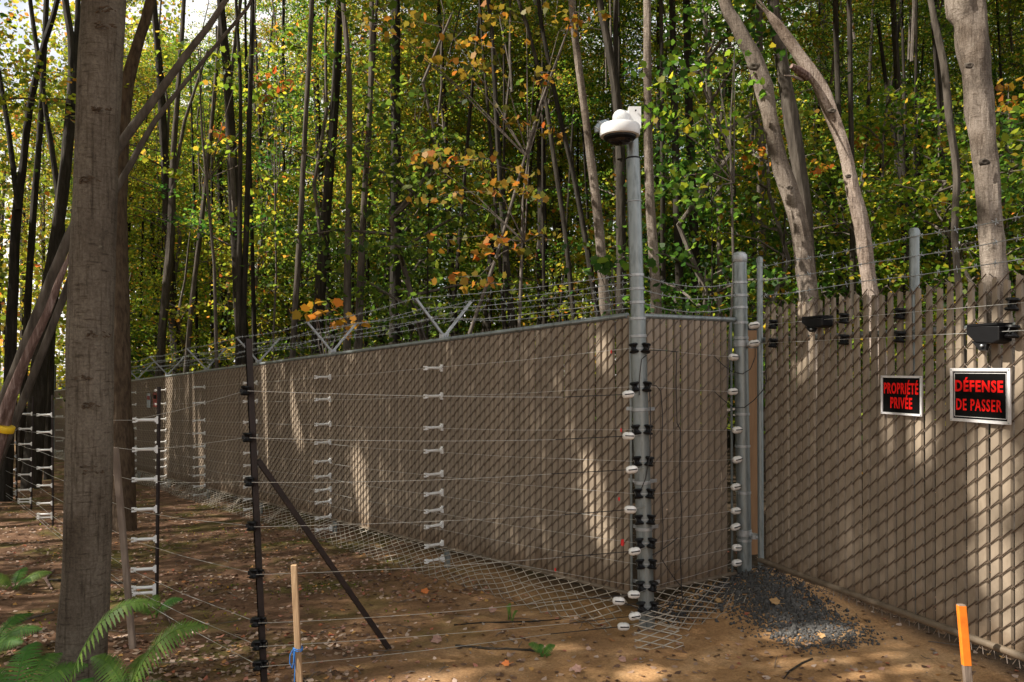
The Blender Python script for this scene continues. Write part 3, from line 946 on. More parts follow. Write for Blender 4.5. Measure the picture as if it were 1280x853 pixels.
# ------------------------------------------------------------------ gate
GL = 2.95
GB, GT = .315, 2.30
def GATE(s, z=0.0, out=0.0):
    return HG + G * s + Z * z + GN * out
def build_gate():
    loc = Vector(HG)
    th = thing('slatted_gate', 'brown slatted chain-link gate standing ajar on the right with two warning signs', 'gate', loc)
    n = int((GL - .06) / PITCH)
    o0 = GATE(.06, GB + .02)
    v, f = chain(np.array(o0), G, GN, Z, n, 20.5, .0040, .0135, 0, 1, PV)
    P0, P1 = [], []
    for i in range(n):
        b = np.array(GATE(.06 + (i + .5) * PITCH, GB + .01, .012))
        P0.append(b); P1.append(b + np.array(G) * .025 + np.array(GN) * .02 + np.array([0, 0, -.055]))
        P0.append(b + np.array([0, 0, -.004])); P1.append(b - np.array(G) * .02 + np.array(GN) * .015 + np.array([0, 0, -.05]))
    v, f = join([(v, f), prisms(np.array(P0), np.array(P1), np.array(GN), .0028)])
    o = link('wire_mesh', np_mesh('wire_mesh', rel(loc, v), f, M_MESH), th, loc); o['kind'] = 'stuff'
    sm = slat_mesh('slat', GT - GB + .045, .0575, True)
    rz = math.atan2(G.y, G.x)
    rnd = random.Random(5)
    for i in range(n):
        link('slat', sm, th, GATE(.06 + (i + .5) * PITCH, GB - .02 + rnd.uniform(-.012, .012)), (0, rnd.uniform(-.004, .004), rz + math.pi + rnd.uniform(-.06, .06)))
    mb = MB(); mb.tube([GATE(0, GB - .02), GATE(0, 2.70)], .0235, 14)
    mb.lathe([(.026, -.03), (.027, 0), (.018, .016), (.002, .02)], GATE(0, 2.70), Z, 16)
    mb.build('hinge_upright', M_GALV, th, True)
    mb = MB(); mb.tube([GATE(GL, GB - .02), GATE(GL, 2.70)], .0235, 14); mb.build('latch_upright', M_GALV, th, True)
    s2 = (P(1138, 0, 4.77).x - HG.x) / G.x
    mb = MB(); mb.tube([GATE(s2, GB, -.045), GATE(s2, 2.68, -.045)], .029, 14)
    mb.lathe([(.031, -.04), (.032, 0), (.024, .016), (.002, .022)], GATE(s2, 2.68, -.045), Z, 16)
    mb.build('middle_upright', M_GALV, th, True)
    mb = MB(); mb.tube([GATE(.0, GB + .012, .012), GATE(GL, GB + .012, .012)], .021, 12); mb.build('bottom_rail', M_TAN_RAIL, th, True)
    mb = MB(); mb.tube([GATE(.0, 2.06, -.035), GATE(GL, 2.06, -.035)], .021, 12); mb.build('top_rail', M_GALV, th, True)
    for j, z in enumerate((2.635, 2.52, 2.405)):
        pts = []
        for i in range(9):
            s = GL * i / 8
            pts.append(GATE(s, z + .006 * math.sin(i * 2.1 + j), -.01))
        barbed(th, pts, 50 + j, .115)
    # two charged wires on black spools
    for j, (z, sl) in enumerate(((2.172, 0.0), (2.030, 0.0))):
        pts = [GATE(-.02, z, .06)]
        for u in (972, 1061, 1131, 1272):
            yy = F * 2 / (317 + .49 * (u - 950))
            s = (HG.y - yy) / -G.y
            p = GATE(s, z, .055)
            link('spool_insulator', SPOOL, th, p + GN * -.01, (math.pi / 2 * 0, .12, math.atan2(G.y, G.x) + .15))
            pts.append(p + GN * .03)
        pts.append(GATE(GL, z, .08))
        strand('charged_wire', th, pts, .0016)
        o = egg(th, GATE(-.005, z + .004, .05), V(.8, -.2, .12))
        link('slot', EGGSLOT, o)
    return th
def _fixslots():
    for o in list(bpy.data.objects):
        if o.name.split('.')[0] == 'slot' and o.parent:
            o.location = (0, 0, 0)
build_gate(); _fixslots()

def gate_s(u):
    yy = F * 2 / (317 + .49 * (u - 950))
    return (HG.y - yy) / -G.y, yy

def spotlight(u0, u1, vt, vb, label):
    s0, y0 = gate_s(u0); s1, y1 = gate_s(u1)
    um = (u0 + u1) / 2
    s, y = gate_s(um)
    zt = EYE + (460 - vt) / F * y; zb = EYE + (460 - vb) / F * y
    h = zt - zb
    c = GATE(s, (zt + zb) / 2, .055)
    th = thing('infrared_illuminator', label, 'lamp', c, 'black illuminators on the gate')
    # the housing points outward along the gate, its face raked forward
    L = (s1 - s0) * .92
    M3 = Matrix((G, Z, GN)).transposed()
    prof = [(-L / 2, h * .45), (-L * .46, h * .50), (L / 2, h * .38), (L / 2, -h * .34), (L * .30, -h * .48), (-L * .22, -h * .40), (-L / 2, h * .05)]
    mb = MB()
    n = len(prof)
    for z in (-.035, .045):
        pass
    vs = [M3 @ Vector((x, y_, -.042)) + c for x, y_ in prof] + [M3 @ Vector((x * .97, y_ * .93, .052)) + c for x, y_ in prof]
    fs = [tuple(reversed(range(n))), tuple(range(n, 2 * n))] + [(i, (i + 1) % n, n + (i + 1) % n, n + i) for i in range(n)]
    mb.add(vs, fs)
    ho = mb.build('housing', M_BLACK, th)
    bv = ho.modifiers.new('bevel', 'BEVEL'); bv.width = .006; bv.segments = 2
    mb = MB()
    x0, x1 = -L * .36, L * .1
    mb.add([M3 @ Vector(p) + c for p in ((x0, -h * .30, .02), (x1, -h * .46, .02), (x1, -h * .78, .035), (x0 * .3, -h * .80, .035), (x0, -h * .30, .045), (x1, -h * .44, .045), (x1, -h * .74, .05), (x0 * .3, -h * .76, .05))],
           [(0, 1, 2, 3), (7, 6, 5, 4), (0, 4, 5, 1), (1, 5, 6, 2), (2, 6, 7, 3), (3, 7, 4, 0)])
    mb.build('swivel_bracket', M_BLACK, th)
    mb = MB()
    mb.lathe([(.008, 0), (.008, .010), (.003, .013)], M3 @ Vector((0, -h * .55, .05)) + c, GN, 10)
    mb.build('bolt', M_GALV2, th)
    mb = MB()
    mb.box(M3 @ Vector((0, h * .47, .0)) + c, (L * .9, .012, .11), Matrix((G, Z, GN)).transposed())
    mb.build('sun_visor', M_BLACK, th)
spotlight(1015, 1044, 398, 413, 'small black infrared lamp near the hinge side of the gate top')
spotlight(1222, 1268, 408, 434, 'large black infrared lamp above the larger warning sign')

def text_mesh(body, w, h, mat, bold=.02):
    cu = bpy.data.curves.new('lettering', 'FONT')
    cu.body = body; cu.size = 1; cu.extrude = .01; cu.offset = bold; cu.resolution_u = 3; cu.space_character = 1.14
    ob = bpy.data.objects.new('lettering', cu)
    COL.objects.link(ob)
    dg = bpy.context.evaluated_depsgraph_get()
    me = bpy.data.meshes.new_from_object(ob.evaluated_get(dg))
    bpy.data.objects.remove(ob); 
    co = np.zeros(len(me.vertices) * 3, np.float32); me.vertices.foreach_get('co', co); co = co.reshape(-1, 3)
    lo, hi = co.min(0), co.max(0)
    co[:, 0] = (co[:, 0] - (lo[0] + hi[0]) / 2) * w / (hi[0] - lo[0])
    co[:, 1] = (co[:, 1] - lo[1]) * h / (hi[1] - lo[1])
    co[:, 2] = co[:, 2] * .1
    me.vertices.foreach_set('co', co.ravel())
    me.materials.clear(); me.materials.append(mat); me.update()
    return me

def sign(u0, u1, v0, v1, lines, label, inner):
    s0, _ = gate_s(u0); s1, _ = gate_s(u1); sm, ym = gate_s((u0 + u1) / 2)
    vm = (v0 + v1) / 2
    z = EYE + (460 - vm) / F * ym
    h = (v1 - v0) / F * ym; wd = s1 - s0
    c = GATE(sm, z, .024)
    th = thing('warning_sign', label, 'sign', c, 'warning signs on the gate')
    M3 = Matrix((G, Z, GN)).transposed()
    rot = M3.to_euler()
    t = .009
    mb = MB(); mb.box(c, (wd - .01, h - .01, .003), M3); mb.build('board', M_SIGNB, th)
    fw = .017 if inner else .013
    for nm, cx, cy, sx, sy in (('a', 0, h / 2 - fw / 2, wd, fw), ('b', 0, -h / 2 + fw / 2, wd, fw), ('c', -wd / 2 + fw / 2, 0, fw, h - 2 * fw), ('d', wd / 2 - fw / 2, 0, fw, h - 2 * fw)):
        mb = MB(); mb.box(c + M3 @ Vector((cx, cy, .003)), (sx, sy, t), M3)
        mb.build('frame_strip', M_SIGNW, th)
    if inner:
        mb = MB()
        iw, ih, k = wd - .052, h - .056, .003
        for cx, cy, sx, sy in ((0, ih / 2, iw, k), (0, -ih / 2, iw, k), (-iw / 2, 0, k, ih - k), (iw / 2, 0, k, ih - k)):
            mb.box(c + M3 @ Vector((cx, cy, .0022)), (sx, sy, .002), M3)
        mb.build('border_line', M_SIGNW, th)
    for body, fx, fy, fh, ww, bold in lines:
        me = text_mesh(body, wd * ww, h * fh, M_RED, bold)
        link('lettering', me, th, c + M3 @ Vector((fx * wd, fy * h, .0026)), rot)
    for sx in (-1, 1):
        for sy in (-1, 1):
            mb = MB(); mb.lathe([(.004, 0), (.004, .003), (.001, .004)], c + M3 @ Vector((sx * (wd / 2 - .008), sy * (h / 2 - .008), .0076)), GN, 8); mb.build('rivet', M_GALV2, th)
sign(1104, 1155, 472, 521, [('PROPRIÉTÉ', -.01, .03, .36, .84, .028), ('PRIVÉE', .0, -.34, .36, .53, .028)], 'smaller black sign with red PROPRIÉTÉ PRIVÉE lettering in a white frame', False)
sign(1190, 1265, 463, 531, [('DÉFENSE', -.02, .06, .27, .80, .032), ('DE PASSER', -.02, -.29, .22, .76, .015)], 'larger black sign with red DÉFENSE DE PASSER lettering in a white frame', True)

# two small signs far along the fence
def far_sign(u, v, lab, cols):
    t = (C0.x - (u - 640) / F * C0.y) / ((u - 640) / F * D.y - D.x)
    p = FP(t, 0, .03)
    z = EYE - (v - 460) / F * p.y
    c = Vector((p.x, p.y, z))
    M3 = Matrix((-D, Z, N)).transposed()
    th = thing('small_sign', lab, 'sign', c, 'small signs far along the fence')
    h = .30
    mb = MB(); mb.box(c, (.30, h, .004), M3); mb.build('board', cols[0], th)
    mb = MB(); mb.box(c + M3 @ Vector((0, .06, .003)), (.24, .08, .004), M3); mb.build('band', cols[1], th)
    mb = MB(); mb.box(c + M3 @ Vector((0, -.07, .003)), (.24, .05, .004), M3); mb.build('band', cols[2], th)
far_sign(187.5, 499, 'small white sign with a red band far along the fence', (M_CONDUIT, M_RIB2, M_CONDUIT))
far_sign(195.5, 498, 'small red sign far along the fence beside the white one', (M_RIB2, M_SIGNB, M_RIB2))

# ------------------------------------------------------------------ electric fence on dark posts
def build_electric():
    th = thing('electric_fence', 'electric fence of eight thin wires on slim dark posts in front of the slats', 'electric fence', V(A0.x, A0.y, 0))
    VL = (487, 545, 600, 655, 714, 774, 803, 828)
    VR = (494, 546, 588, 638, 690, 744, 771, 784)
    B = P(328.5, 852, 4.61); T = P(310.5, 422, 4.61)
    at = lambda z: B.lerp(T, (z - B.z) / (T.z - B.z))
    mb = MB()
    # angle-section end post
    ax = (T - B).normalized()
    a = at(-.25); b = T
    for ox, oy, sx, sy in ((0, 0, .040, .006), (-.017, .017, .006, .04)):
        vs = []
        for p in (a, b):
            for dx, dy in ((-sx / 2, -sy / 2), (sx / 2, -sy / 2), (sx / 2, sy / 2), (-sx / 2, sy / 2)):
                vs.append(p + V(ox + dx, oy + dy, 0))
        mb.add(vs, [(0, 1, 5, 4), (1, 2, 6, 5), (2, 3, 7, 6), (3, 0, 4, 7), (3, 2, 1, 0), (4, 5, 6, 7)])
    post = mb.build('end_post', M_POST, th)
    zl = [EYE - (v - 460) / F * 4.61 for v in VL]
    for z in zl:
        p = at(z) + V(-.022, -.03, 0)
        link('spool_insulator', SPOOL, post, p, (0, .1, 1.2 + random.uniform(-.1, .1)), (.8, .8, .8))
        if z < .9:
            link('spool_insulator', SPOOL, post, p + V(.03, .03, -.006), (0, .2, 1.9), (.66, .66, .66))
    mb = MB()
    f = P(490, 806, 5.23); f.z = GZ(f) - .05
    q = P(322, 574, 4.63)
    mb.tube([q, f], .021, 4); 
    mb.build('brace', M_POST, th)
    # strands from the end post to the corner pole
    for i in range(8):
        a = at(zl[i]) + V(.0, -.055, 0)
        yb = 5.40
        ub = (778, 778, 782, 780, 785, 784, 785, 771)[i]
        e = P(ub + 7, VR[i], yb)
        g = e + V(-.46 - .05 * (i % 3), -.11, -.012)
        strand('charged_wire', th, zbezier(a, g, .010 + .004 * (i % 3), 8), .0018)
        strand('jumper', th, [g, e - V(.04, 0.01, 0)], .0032, M_CABLE)
        o = egg(th, e, V(1, .2, -.06 if i % 2 else .1)); link('slot', EGGSLOT, o)
        strand('tie_wire', th, [e, pole_at(e.z) + V(0, -.06, 0)], .002)
    o = egg(th, P(772, 752, 5.36), V(1, .1, -.1)); link('slot', EGGSLOT, o)
    # intermediate posts
    spec = [(2.28, (177.5, 470, 172.6, 742)), (5.0, None), (7.83, None), (10.1, None), (12.1, None), (14.3, None)]
    zrow = [1.53, 1.29, 1.045, .80, .555, .31, .16, .115]
    prev = None
    tops = []
    for k, (s, px) in enumerate(spec):
        p = A0 + Vector((D.x, D.y, 0)) * s
        gz = GZ(p)
        lean = V(.03, 0, 0) if k == 0 else V(random.uniform(-.03, .03), random.uniform(-.03, .03), 0)
        mb = MB()
        mb.tube([p + Z * (gz - .25) - lean * .1, p + Z * (gz + 1.80) + lean], .016, 6)
        po = mb.build('line_post', M_POST, th)
        pts = []
        for z in zrow:
            c = p + Z * (gz + z) + lean * (z / 1.8)
            link('standoff_insulator', BONE, po, c - N * .005, (0, 0, math.pi + .22), (1.0, 1.6, 1.4))
            pts.append(c + V(-.195, -.043, 0))
        tops.append(pts)
    for i in range(8):
        a = at(zl[i]) + V(-.02, -.03, 0)
        pts = [a]
        for row in tops:
            pv = pts[-1]
            pts += [pv.lerp(row[i], .5) - Z * .015, row[i]]
        strand('charged_wire', th, pts, .0017)
    # cables on the short panel
    def cab(l, y, r=.0035):
        strand('cable', th, [P(u, v, y if not hasattr(y, '__len__') else y[i]) for i, (u, v) in enumerate(l)], r, M_CABLE, 6)
    cab([(812, 439), (828, 439), (848, 441)], [5.5, 5.6, 5.72])
    cab([(846, 441), (845, 480), (846, 530), (850, 538), (849, 600), (851, 640), (849, 690), (851, 745)], 5.68)
    cab([(813, 482), (820, 483), (826, 490), (828, 520), (826, 575), (826, 610), (828, 660), (826, 700), (840, 722), (851, 735), (852, 752)], 5.58)
    cab([(808, 445), (802, 450), (799, 475), (799, 495)], 5.48)
    cab([(812, 490), (813, 530), (812, 570), (806, 600), (801, 612)], 5.47)
    cab([(893, 447), (903, 457), (915, 466), (928, 469), (938, 463), (944, 448), (944, 430)], [6.0, 6.05, 6.1, 6.12, 6.15, 6.18, 6.18])
    cab([(893, 491), (905, 502), (917, 511), (930, 511), (942, 502), (953, 490), (958, 478), (956, 440)], [6.0, 6.05, 6.1, 6.12, 6.1, 6.0, 5.98, 5.98])
    cab([(812, 696), (824, 690), (838, 680), (846, 673)], 5.55)
    cab([(770, 752), (786, 757), (802, 764), (818, 764), (836, 755), (851, 750)], [5.36, 5.38, 5.42, 5.5, 5.58, 5.6])
    cab([(846, 752), (838, 748), (834, 757), (848, 758), (856, 748), (846, 744), (840, 755), (824, 770), (806, 772)], [5.6, 5.6, 5.58, 5.6, 5.62, 5.6, 5.58, 5.5, 5.42], .0045)
    # ten charged wires across the panel
    vs = (448, 491, 539, 576, 610, 640, 660, 686, 705, 728)
    for j, z in enumerate(WZ):
        a = pole_at(z) + V(.06, -.05, 0)
        b = P(916, vs[j], 6.10)
        strand('charged_wire', th, [a, a.lerp(b, .5) - Z * .006, b], .0015)
    for u, v, y in ((776, 538, 5.40), (777, 678, 5.42), (773, 624, 5.45), (693, 712, 5.9), (764, 440, 5.62), (913, 738, 6.05)):
        mb = MB(); c = P(u, v, y)
        k = .8 if v in (678, 738) else .42
        mb.add([c + V(-.012, 0, .02) * k, c + V(.012, -.004, .024) * k, c + V(.016, .004, -.01) * k, c + V(.006, -.008, -.04) * k, c + V(-.014, .004, -.03) * k], [(0, 1, 2, 3, 4)])
        mb.add([c + V(-.008, .006, .02) * k, c + V(.012, .012, .016) * k, c + V(.02, .01, -.03) * k, c + V(-.004, .012, -.036) * k], [(0, 1, 2, 3)])
        mb.build('ribbon', M_RIB, th)
    _fixslots()
build_electric()

# ------------------------------------------------------------------ stakes
def stake(p_top, p_bot, wd, label, mat, paint=None, string=False):
    b = Vector(p_bot); t = Vector(p_top)
    th = thing('survey_stake', label, 'stake', V(b.x, b.y, GZ(b)), 'wooden stakes driven into the ground')
    def sec(p, q, ww, mt, nm):
        mb = MB(); vs = []
        for c in (p, q):
            for dx, dy in ((-1, -.6), (1, -.8), (.9, .8), (-.95, .7)):
                vs.append(c + V(dx * ww / 2, dy * ww / 2, 0))
        mb.add(vs, [(0, 1, 5, 4), (1, 2, 6, 5), (2, 3, 7, 6), (3, 0, 4, 7), (3, 2, 1, 0), (4, 5, 6, 7)])
        o = mb.build(nm, mt, th)
        bv = o.modifiers.new('bevel', 'BEVEL'); bv.width = .003; bv.segments = 1
    sec(b - (t - b).normalized() * .2, t, wd, mat, 'shaft')
    if paint:
        sec(b.lerp(t, paint), t - Z * .004, wd * 1.06, M_ORANGE, 'painted_band')
    if string:
        mb = MB()
        for k in range(2):
            c = b.lerp(t, .40 + .012 * k)
            mb.tube([c + V(math.cos(a) * wd * .75, math.sin(a) * wd * .75, .004 * math.sin(a * 2)) for a in [i * .7 for i in range(10)]], .003, 5)
        c = b.lerp(t, .41) + V(-wd * .7, -wd * .5, 0)
        mb.tube([c, c + V(-.015, 0, -.03), c + V(-.018, 0, -.075), c + V(.0, -.01, -.10), c + V(.008, -.01, -.06), c + V(.004, 0, -.01)], .003, 5)
        mb.tube([c + V(.01, 0, 0), c + V(.014, -.01, -.1), c + V(.01, -.01, -.2)], .003, 5)
        mb.build('twine', M_BLUE, th)
stake(P(366.5, 705, 4.35), P(374, 882, 4.35), .034, 'pale bare wooden stake tied with blue twine near the dark end post', M_STAKE, None, True)
stake(P(1200, 758, 4.15), P(1211, 890, 4.15), .040, 'stake with bright orange painted top beside the gate', M_STAKEG, .42)
stake(P(143.5, 557, 5.35), P(163, 790, 5.35), .042, 'tall grey weathered stake beside the big left trunk', M_STAKEG)

# ------------------------------------------------------------------ trees
LEAF = {}
LIMB = {}
class LimbMB(MB):
    def __init__(s):
        super().__init__(); s.rods = []
    def tube(s, pts, rad, sides=8, cap=True, **k):
        s.rods.append(([Vector(p) for p in pts], rad, sides, cap))
        super().tube(pts, rad, sides, cap, **k)
OUT_SIMPLE = np.array([(0, -.5), (.42, -.12), (.30, .22), (0, .62), (-.34, .2), (-.40, -.15)])
OUT_MAPLE = np.array([(0, -.42), (.20, -.33), (.44, -.32), (.43, -.06), (.58, .17), (.36, .22), (.25, .36), (0, .64), (-.25, .36), (-.35, .22), (-.56, .20), (-.43, -.06), (-.45, -.32), (-.20, -.33)])

def leaves_mesh(name, pos, size, mat, rng, outline=OUT_SIMPLE, flat=.55, fold=.12, face=None):
    n = len(pos)
    nor = rng.normal(size=(n, 3)) * (1 - flat)
    nor[:, 2] += flat * 1.1
    if face is not None: nor += np.array(face)
    nor /= np.linalg.norm(nor, axis=1)[:, None]
    a = rng.normal(size=(n, 3)); a -= nor * (a * nor).sum(1)[:, None]; a /= np.linalg.norm(a, axis=1)[:, None]
    b = np.cross(nor, a)
    sz = size * rng.uniform(.65, 1.25, size=(n, 1))
    k = len(outline)
    vs = np.zeros((n, k, 3))
    for i, (x, y) in enumerate(outline):
        vs[:, i] = pos + a * sz * x + b * sz * y - nor * sz * fold * (abs(x) * 1.6)
    fs = (np.arange(n) * k)[:, None] + np.arange(k)[None]
    me = np_mesh(name, vs.reshape(-1, 3), fs, mat)
    LEAF[me.name] = (vs, pos, mat)
    return me

def crown(name, seed, h, rad, nl, size, mat, droop=.15, shape='tall', twigs=6, per=22, flat=.5):
    """limbs mesh + leaves mesh; the crown's base is the origin"""
    rng = np.random.default_rng(seed)
    mb = LimbMB()
    lead = [Vector((0, 0, 0))]
    for i in range(1, 7):
        lead.append(Vector((rng.normal() * .10 * i ** .5, rng.normal() * .10 * i ** .5, h * i / 6)))
    mb.tube(lead, [.042 * (1 - i / 7) + .008 for i in range(7)], 6)
    pos = []
    for k in range(nl):
        f = (k + .5) / nl
        z = h * (f ** .9) * .97
        j = min(5, int(z / h * 6)); base = lead[j].lerp(lead[j + 1], z / h * 6 - j)
        az = k * 2.4 + rng.normal() * .35
        prof = {'tall': math.sin(math.pi * min(1, .18 + .80 * f)) ** .7, 'low': (1 - f) ** .5 * .8 + .25}[shape]
        L = rad * prof * rng.uniform(.6, 1.15)
        el = rng.uniform(.05, .55)
        d = Vector((math.cos(az) * math.cos(el), math.sin(az) * math.cos(el), math.sin(el)))
        m1 = base + d * L * .5 + Z * .04
        end = base + d * L - Z * droop * L * .5
        mb.tube([base, m1, end], [.024, .014, .005], 5, cap=False)
        for t in range(twigs):
            q = .28 + .75 * (t + rng.random()) / twigs
            c = base.lerp(m1, q * 2) if q < .5 else m1.lerp(end, min(1, q * 2 - 1))
            side = Vector((-d.y, d.x, 0)) * rng.uniform(-1, 1) * L * .28
            c2 = c + side + Z * rng.normal() * .12
            mb.tube([c, c2], [.007, .003], 3, cap=False)
            cc = np.array(c2); 
            for q_ in range(1):
                pts = rng.normal(size=(per, 3)) * np.array([.27, .27, .035])
                pts[:, 2] += pts[:, 0] * rng.normal() * .22 + pts[:, 1] * rng.normal() * .22
                pts[:, 2] -= .30 * np.hypot(pts[:, 0], pts[:, 1]) ** 2
                pos.append(cc + pts)
    pos = np.concatenate(pos)
    lm = leaves_mesh(name + '_leaves', pos, size, mat, rng, flat=flat)
    li = mb.mesh(name + '_limbs', B_BRANCH, True)
    LIMB[li.name] = mb.rods
    return li, lm

CROWNS = [crown('crown', 100 + i, h, r, nl, sz, m, per=pr) for i, (h, r, nl, sz, m, pr) in enumerate((
    (11, 3.0, 50, .070, L_DEEP, 48), (10, 3.3, 46, .073, L_LIGHT, 48), (12, 2.7, 50, .068, L_DEEP, 48), (9, 3.0, 42, .073, L_LIGHT, 52), (11, 2.8, 46, .070, L_LIGHT, 46)))]
LOW = [crown('sapling_crown', 200 + i, h, r, nl, sz, m, shape='low', twigs=5, per=34) for i, (h, r, nl, sz, m) in enumerate((
    (4.5, 1.7, 24, .076, L_DEEP), (5.5, 1.5, 26, .074, L_LIGHT), (3.8, 1.9, 22, .078, L_LIGHT), (5.0, 1.6, 26, .076, L_DEEP)))]
ACC = [crown('yellow_crown', 300, 4.2, 1.6, 18, .12, L_YELLOW, shape='low', twigs=4, per=11),
       crown('orange_crown', 301, 3.2, 1.3, 14, .11, L_ORANGE, shape='low', twigs=4, per=9)]

CROWNOBJ = []; LIMBOBJ = []
def put_crown(root, var, loc, rz, sc):
    li, le = var
    a = link('limbs', li, root, loc, (0, 0, rz), sc)
    b = link('crown', le, root, loc, (0, 0, rz), sc)
    CROWNOBJ.append(b); LIMBOBJ.append(a)

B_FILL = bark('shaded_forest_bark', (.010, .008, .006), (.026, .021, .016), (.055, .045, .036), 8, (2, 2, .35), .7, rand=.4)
TRUNKS = []
for i in range(5):
    rng = random.Random(40 + i)
    pts = []; x = y = 0.0
    dx, dy = rng.uniform(-.07, .07), rng.uniform(-.05, .05)
    for k in range(13):
        pts.append(V(x, y, k - .4))
        dx += rng.uniform(-.035, .035); dy += rng.uniform(-.03, .03); dx *= .93; dy *= .93
        x += dx; y += dy
    mb = MB(); mb.tube(pts, [.135 * (1.25 if k == 0 else 1) * (1 - .052 * k) for k in range(13)], 9, wob=.15, seed=i)
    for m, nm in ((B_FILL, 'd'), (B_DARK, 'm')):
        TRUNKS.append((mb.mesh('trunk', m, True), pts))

def filler(x, y, kind, rnd, label, group):
    z = ground(x, y, False)
    rz = rnd.uniform(0, 6.28)
    if kind == 'tall':
        tm, pts = TRUNKS[rnd.choice([0, 2, 4, 6, 8, 0, 2, 4, 6, 8, 1, 3, 5, 7, 9])]
        sxy = rnd.choice((.45, .55, .7, .85, 1.05, 1.25)); sz = rnd.uniform(.95, 1.35)
        root = thing('forest_tree', label, 'tree', V(x, y, z), group)
        link('trunk', tm, root, V(x, y, z), (0, 0, rz), (sxy, sxy, sz))
        hb = rnd.choice((3, 4, 5, 6, 6, 7))
        p = Matrix.Rotation(rz, 3, 'Z') @ Vector((pts[hb].x * sxy, pts[hb].y * sxy, pts[hb].z * sz))
        put_crown(root, rnd.choice(CROWNS if x > -.12 * y else [CROWNS[1], CROWNS[3], CROWNS[4], CROWNS[1], CROWNS[2]]), V(x, y, z) + p, rnd.uniform(0, 6.28), (rnd.uniform(.8, 1.2),) * 2 + (rnd.uniform(.9, 1.25),))  # left trees get yellower crowns, putting the backlit glow into leaf colour
    else:
        tm, pts = TRUNKS[rnd.choice([0, 2, 4, 6, 8])]
        root = thing('sapling', label, 'sapling', V(x, y, z), group)
        sxy = rnd.uniform(.16, .28); sz = rnd.uniform(.28, .5)
        link('trunk', tm, root, V(x, y, z), (0, 0, rz), (sxy, sxy, sz))
        k = rnd.choice((2, 3, 4))
        p = Matrix.Rotation(rz, 3, 'Z') @ Vector((pts[k].x * sxy, pts[k].y * sxy, pts[k].z * sz))
        put_crown(root, rnd.choice(LOW), V(x, y, z) + p, rnd.uniform(0, 6.28), (rnd.uniform(.9, 1.3),) * 3)

# trees one can single out: pixel path (u, v, width in px) from the base up, depth, bark, crown
def px_tree(name, label, path, y, mat, crown_var=None, base=True, cat='tree', top=None, lean_y=0.0, extend=6.0, wob=.12, sides=14, forks=(), broken=False, cscale=1.0):
    pts, rad = [], []
    for u, v, wd in path:
        k = (path[0][1] - v) / 400.0
        yy = y + lean_y * k
        p = P(u, v, yy)
        pts.append(p); rad.append(wd / F * yy / 2 * (.88 if mat in (B_PALE, B_DEAD, B_SPLIT) else 1.0))
    if base:
        d = (pts[1] - pts[0]).normalized()
        g = ground(pts[0].x, pts[0].y, False)
        if pts[0].z > g:
            b = pts[0] - d * ((pts[0].z - g + .2) / max(.5, d.z))
            pts.insert(0, pts[0].lerp(b, .75)); rad.insert(0, rad[0] * 1.05)
            pts.insert(0, b); rad.insert(0, rad[0] * 1.25)
    if extend:
        d = (pts[-1] - pts[-2]).normalized() * .55 + Z * .45
        d.normalize()
        n = 4
        e = [pts[-1] + d * extend * (i + 1) / n for i in range(n)]
        r0 = rad[-1]
        for i, q in enumerate(e):
            pts.append(q); rad.append(r0 * (1 - .2 * (i + 1)) + .004)
    # refine
    fp, fr = [], []
    for i in range(len(pts) - 1):
        m = max(2, int((pts[i + 1] - pts[i]).length / (.09 if sides >= 18 else .22)))
        p0 = pts[max(0, i - 1)]; p1 = pts[i]; p2 = pts[i + 1]; p3 = pts[min(len(pts) - 1, i + 2)]
        for k in range(m):
            t = k / m
            q = .5 * ((2 * p1) + (p2 - p0) * t + (2 * p0 - 5 * p1 + 4 * p2 - p3) * t * t + (3 * p1 - p0 - 3 * p2 + p3) * t ** 3)
            fp.append(q); fr.append(rad[i] * (1 - t) + rad[i + 1] * t)
    fp.append(pts[-1]); fr.append(rad[-1])
    zb = fp[0]
    root = thing(name, label, cat, V(zb.x, zb.y, ground(zb.x, zb.y, False)))
    mb = MB(); mb.tube(fp, fr, sides, wob=wob, seed=path[0][0] * .13)
    if broken:
        e = fp[-1]; d = (fp[-1] - fp[-2]).normalized(); a = d.orthogonal().normalized(); b = d.cross(a)
        for k in range(7):
            t = k * .9; o = (a * math.cos(t) + b * math.sin(t)) * fr[-1] * .7
            mb.tube([e + o - d * .05, e + o * .9 + d * random.uniform(.05, .28)], [fr[-1] * .28, .004], 4)
    mb.build('trunk', mat, root, True)
    if forks:
        for fpath in forks:
            m2 = MB(); pp = [P(u, v, y + dy) for u, v, wd, dy in fpath]
            m2.tube(pp, [wd / F * y / 2 for u, v, wd, dy in fpath], 10, wob=.1, seed=3)
            m2.build('branch', mat, root, True)
    if crown_var is not None:
        ce = top or pts[-4] if extend else pts[-1]
        put_crown(root, crown_var, ce, random.uniform(0, 6.28), (cscale, cscale, cscale))
    return root

BIG = px_tree('beech_tree', 'large smooth grey trunk in the left foreground with ferns at its foot', [(98, 870, 64), (101, 800, 58), (107, 700, 54), (111, 570, 54), (114, 400, 53), (119, 250, 51), (125, 120, 51), (132, 0, 50)], 4.75, B_SMOOTH, CROWNS[1], extend=5.0, wob=.06, sides=24, cscale=1.15)
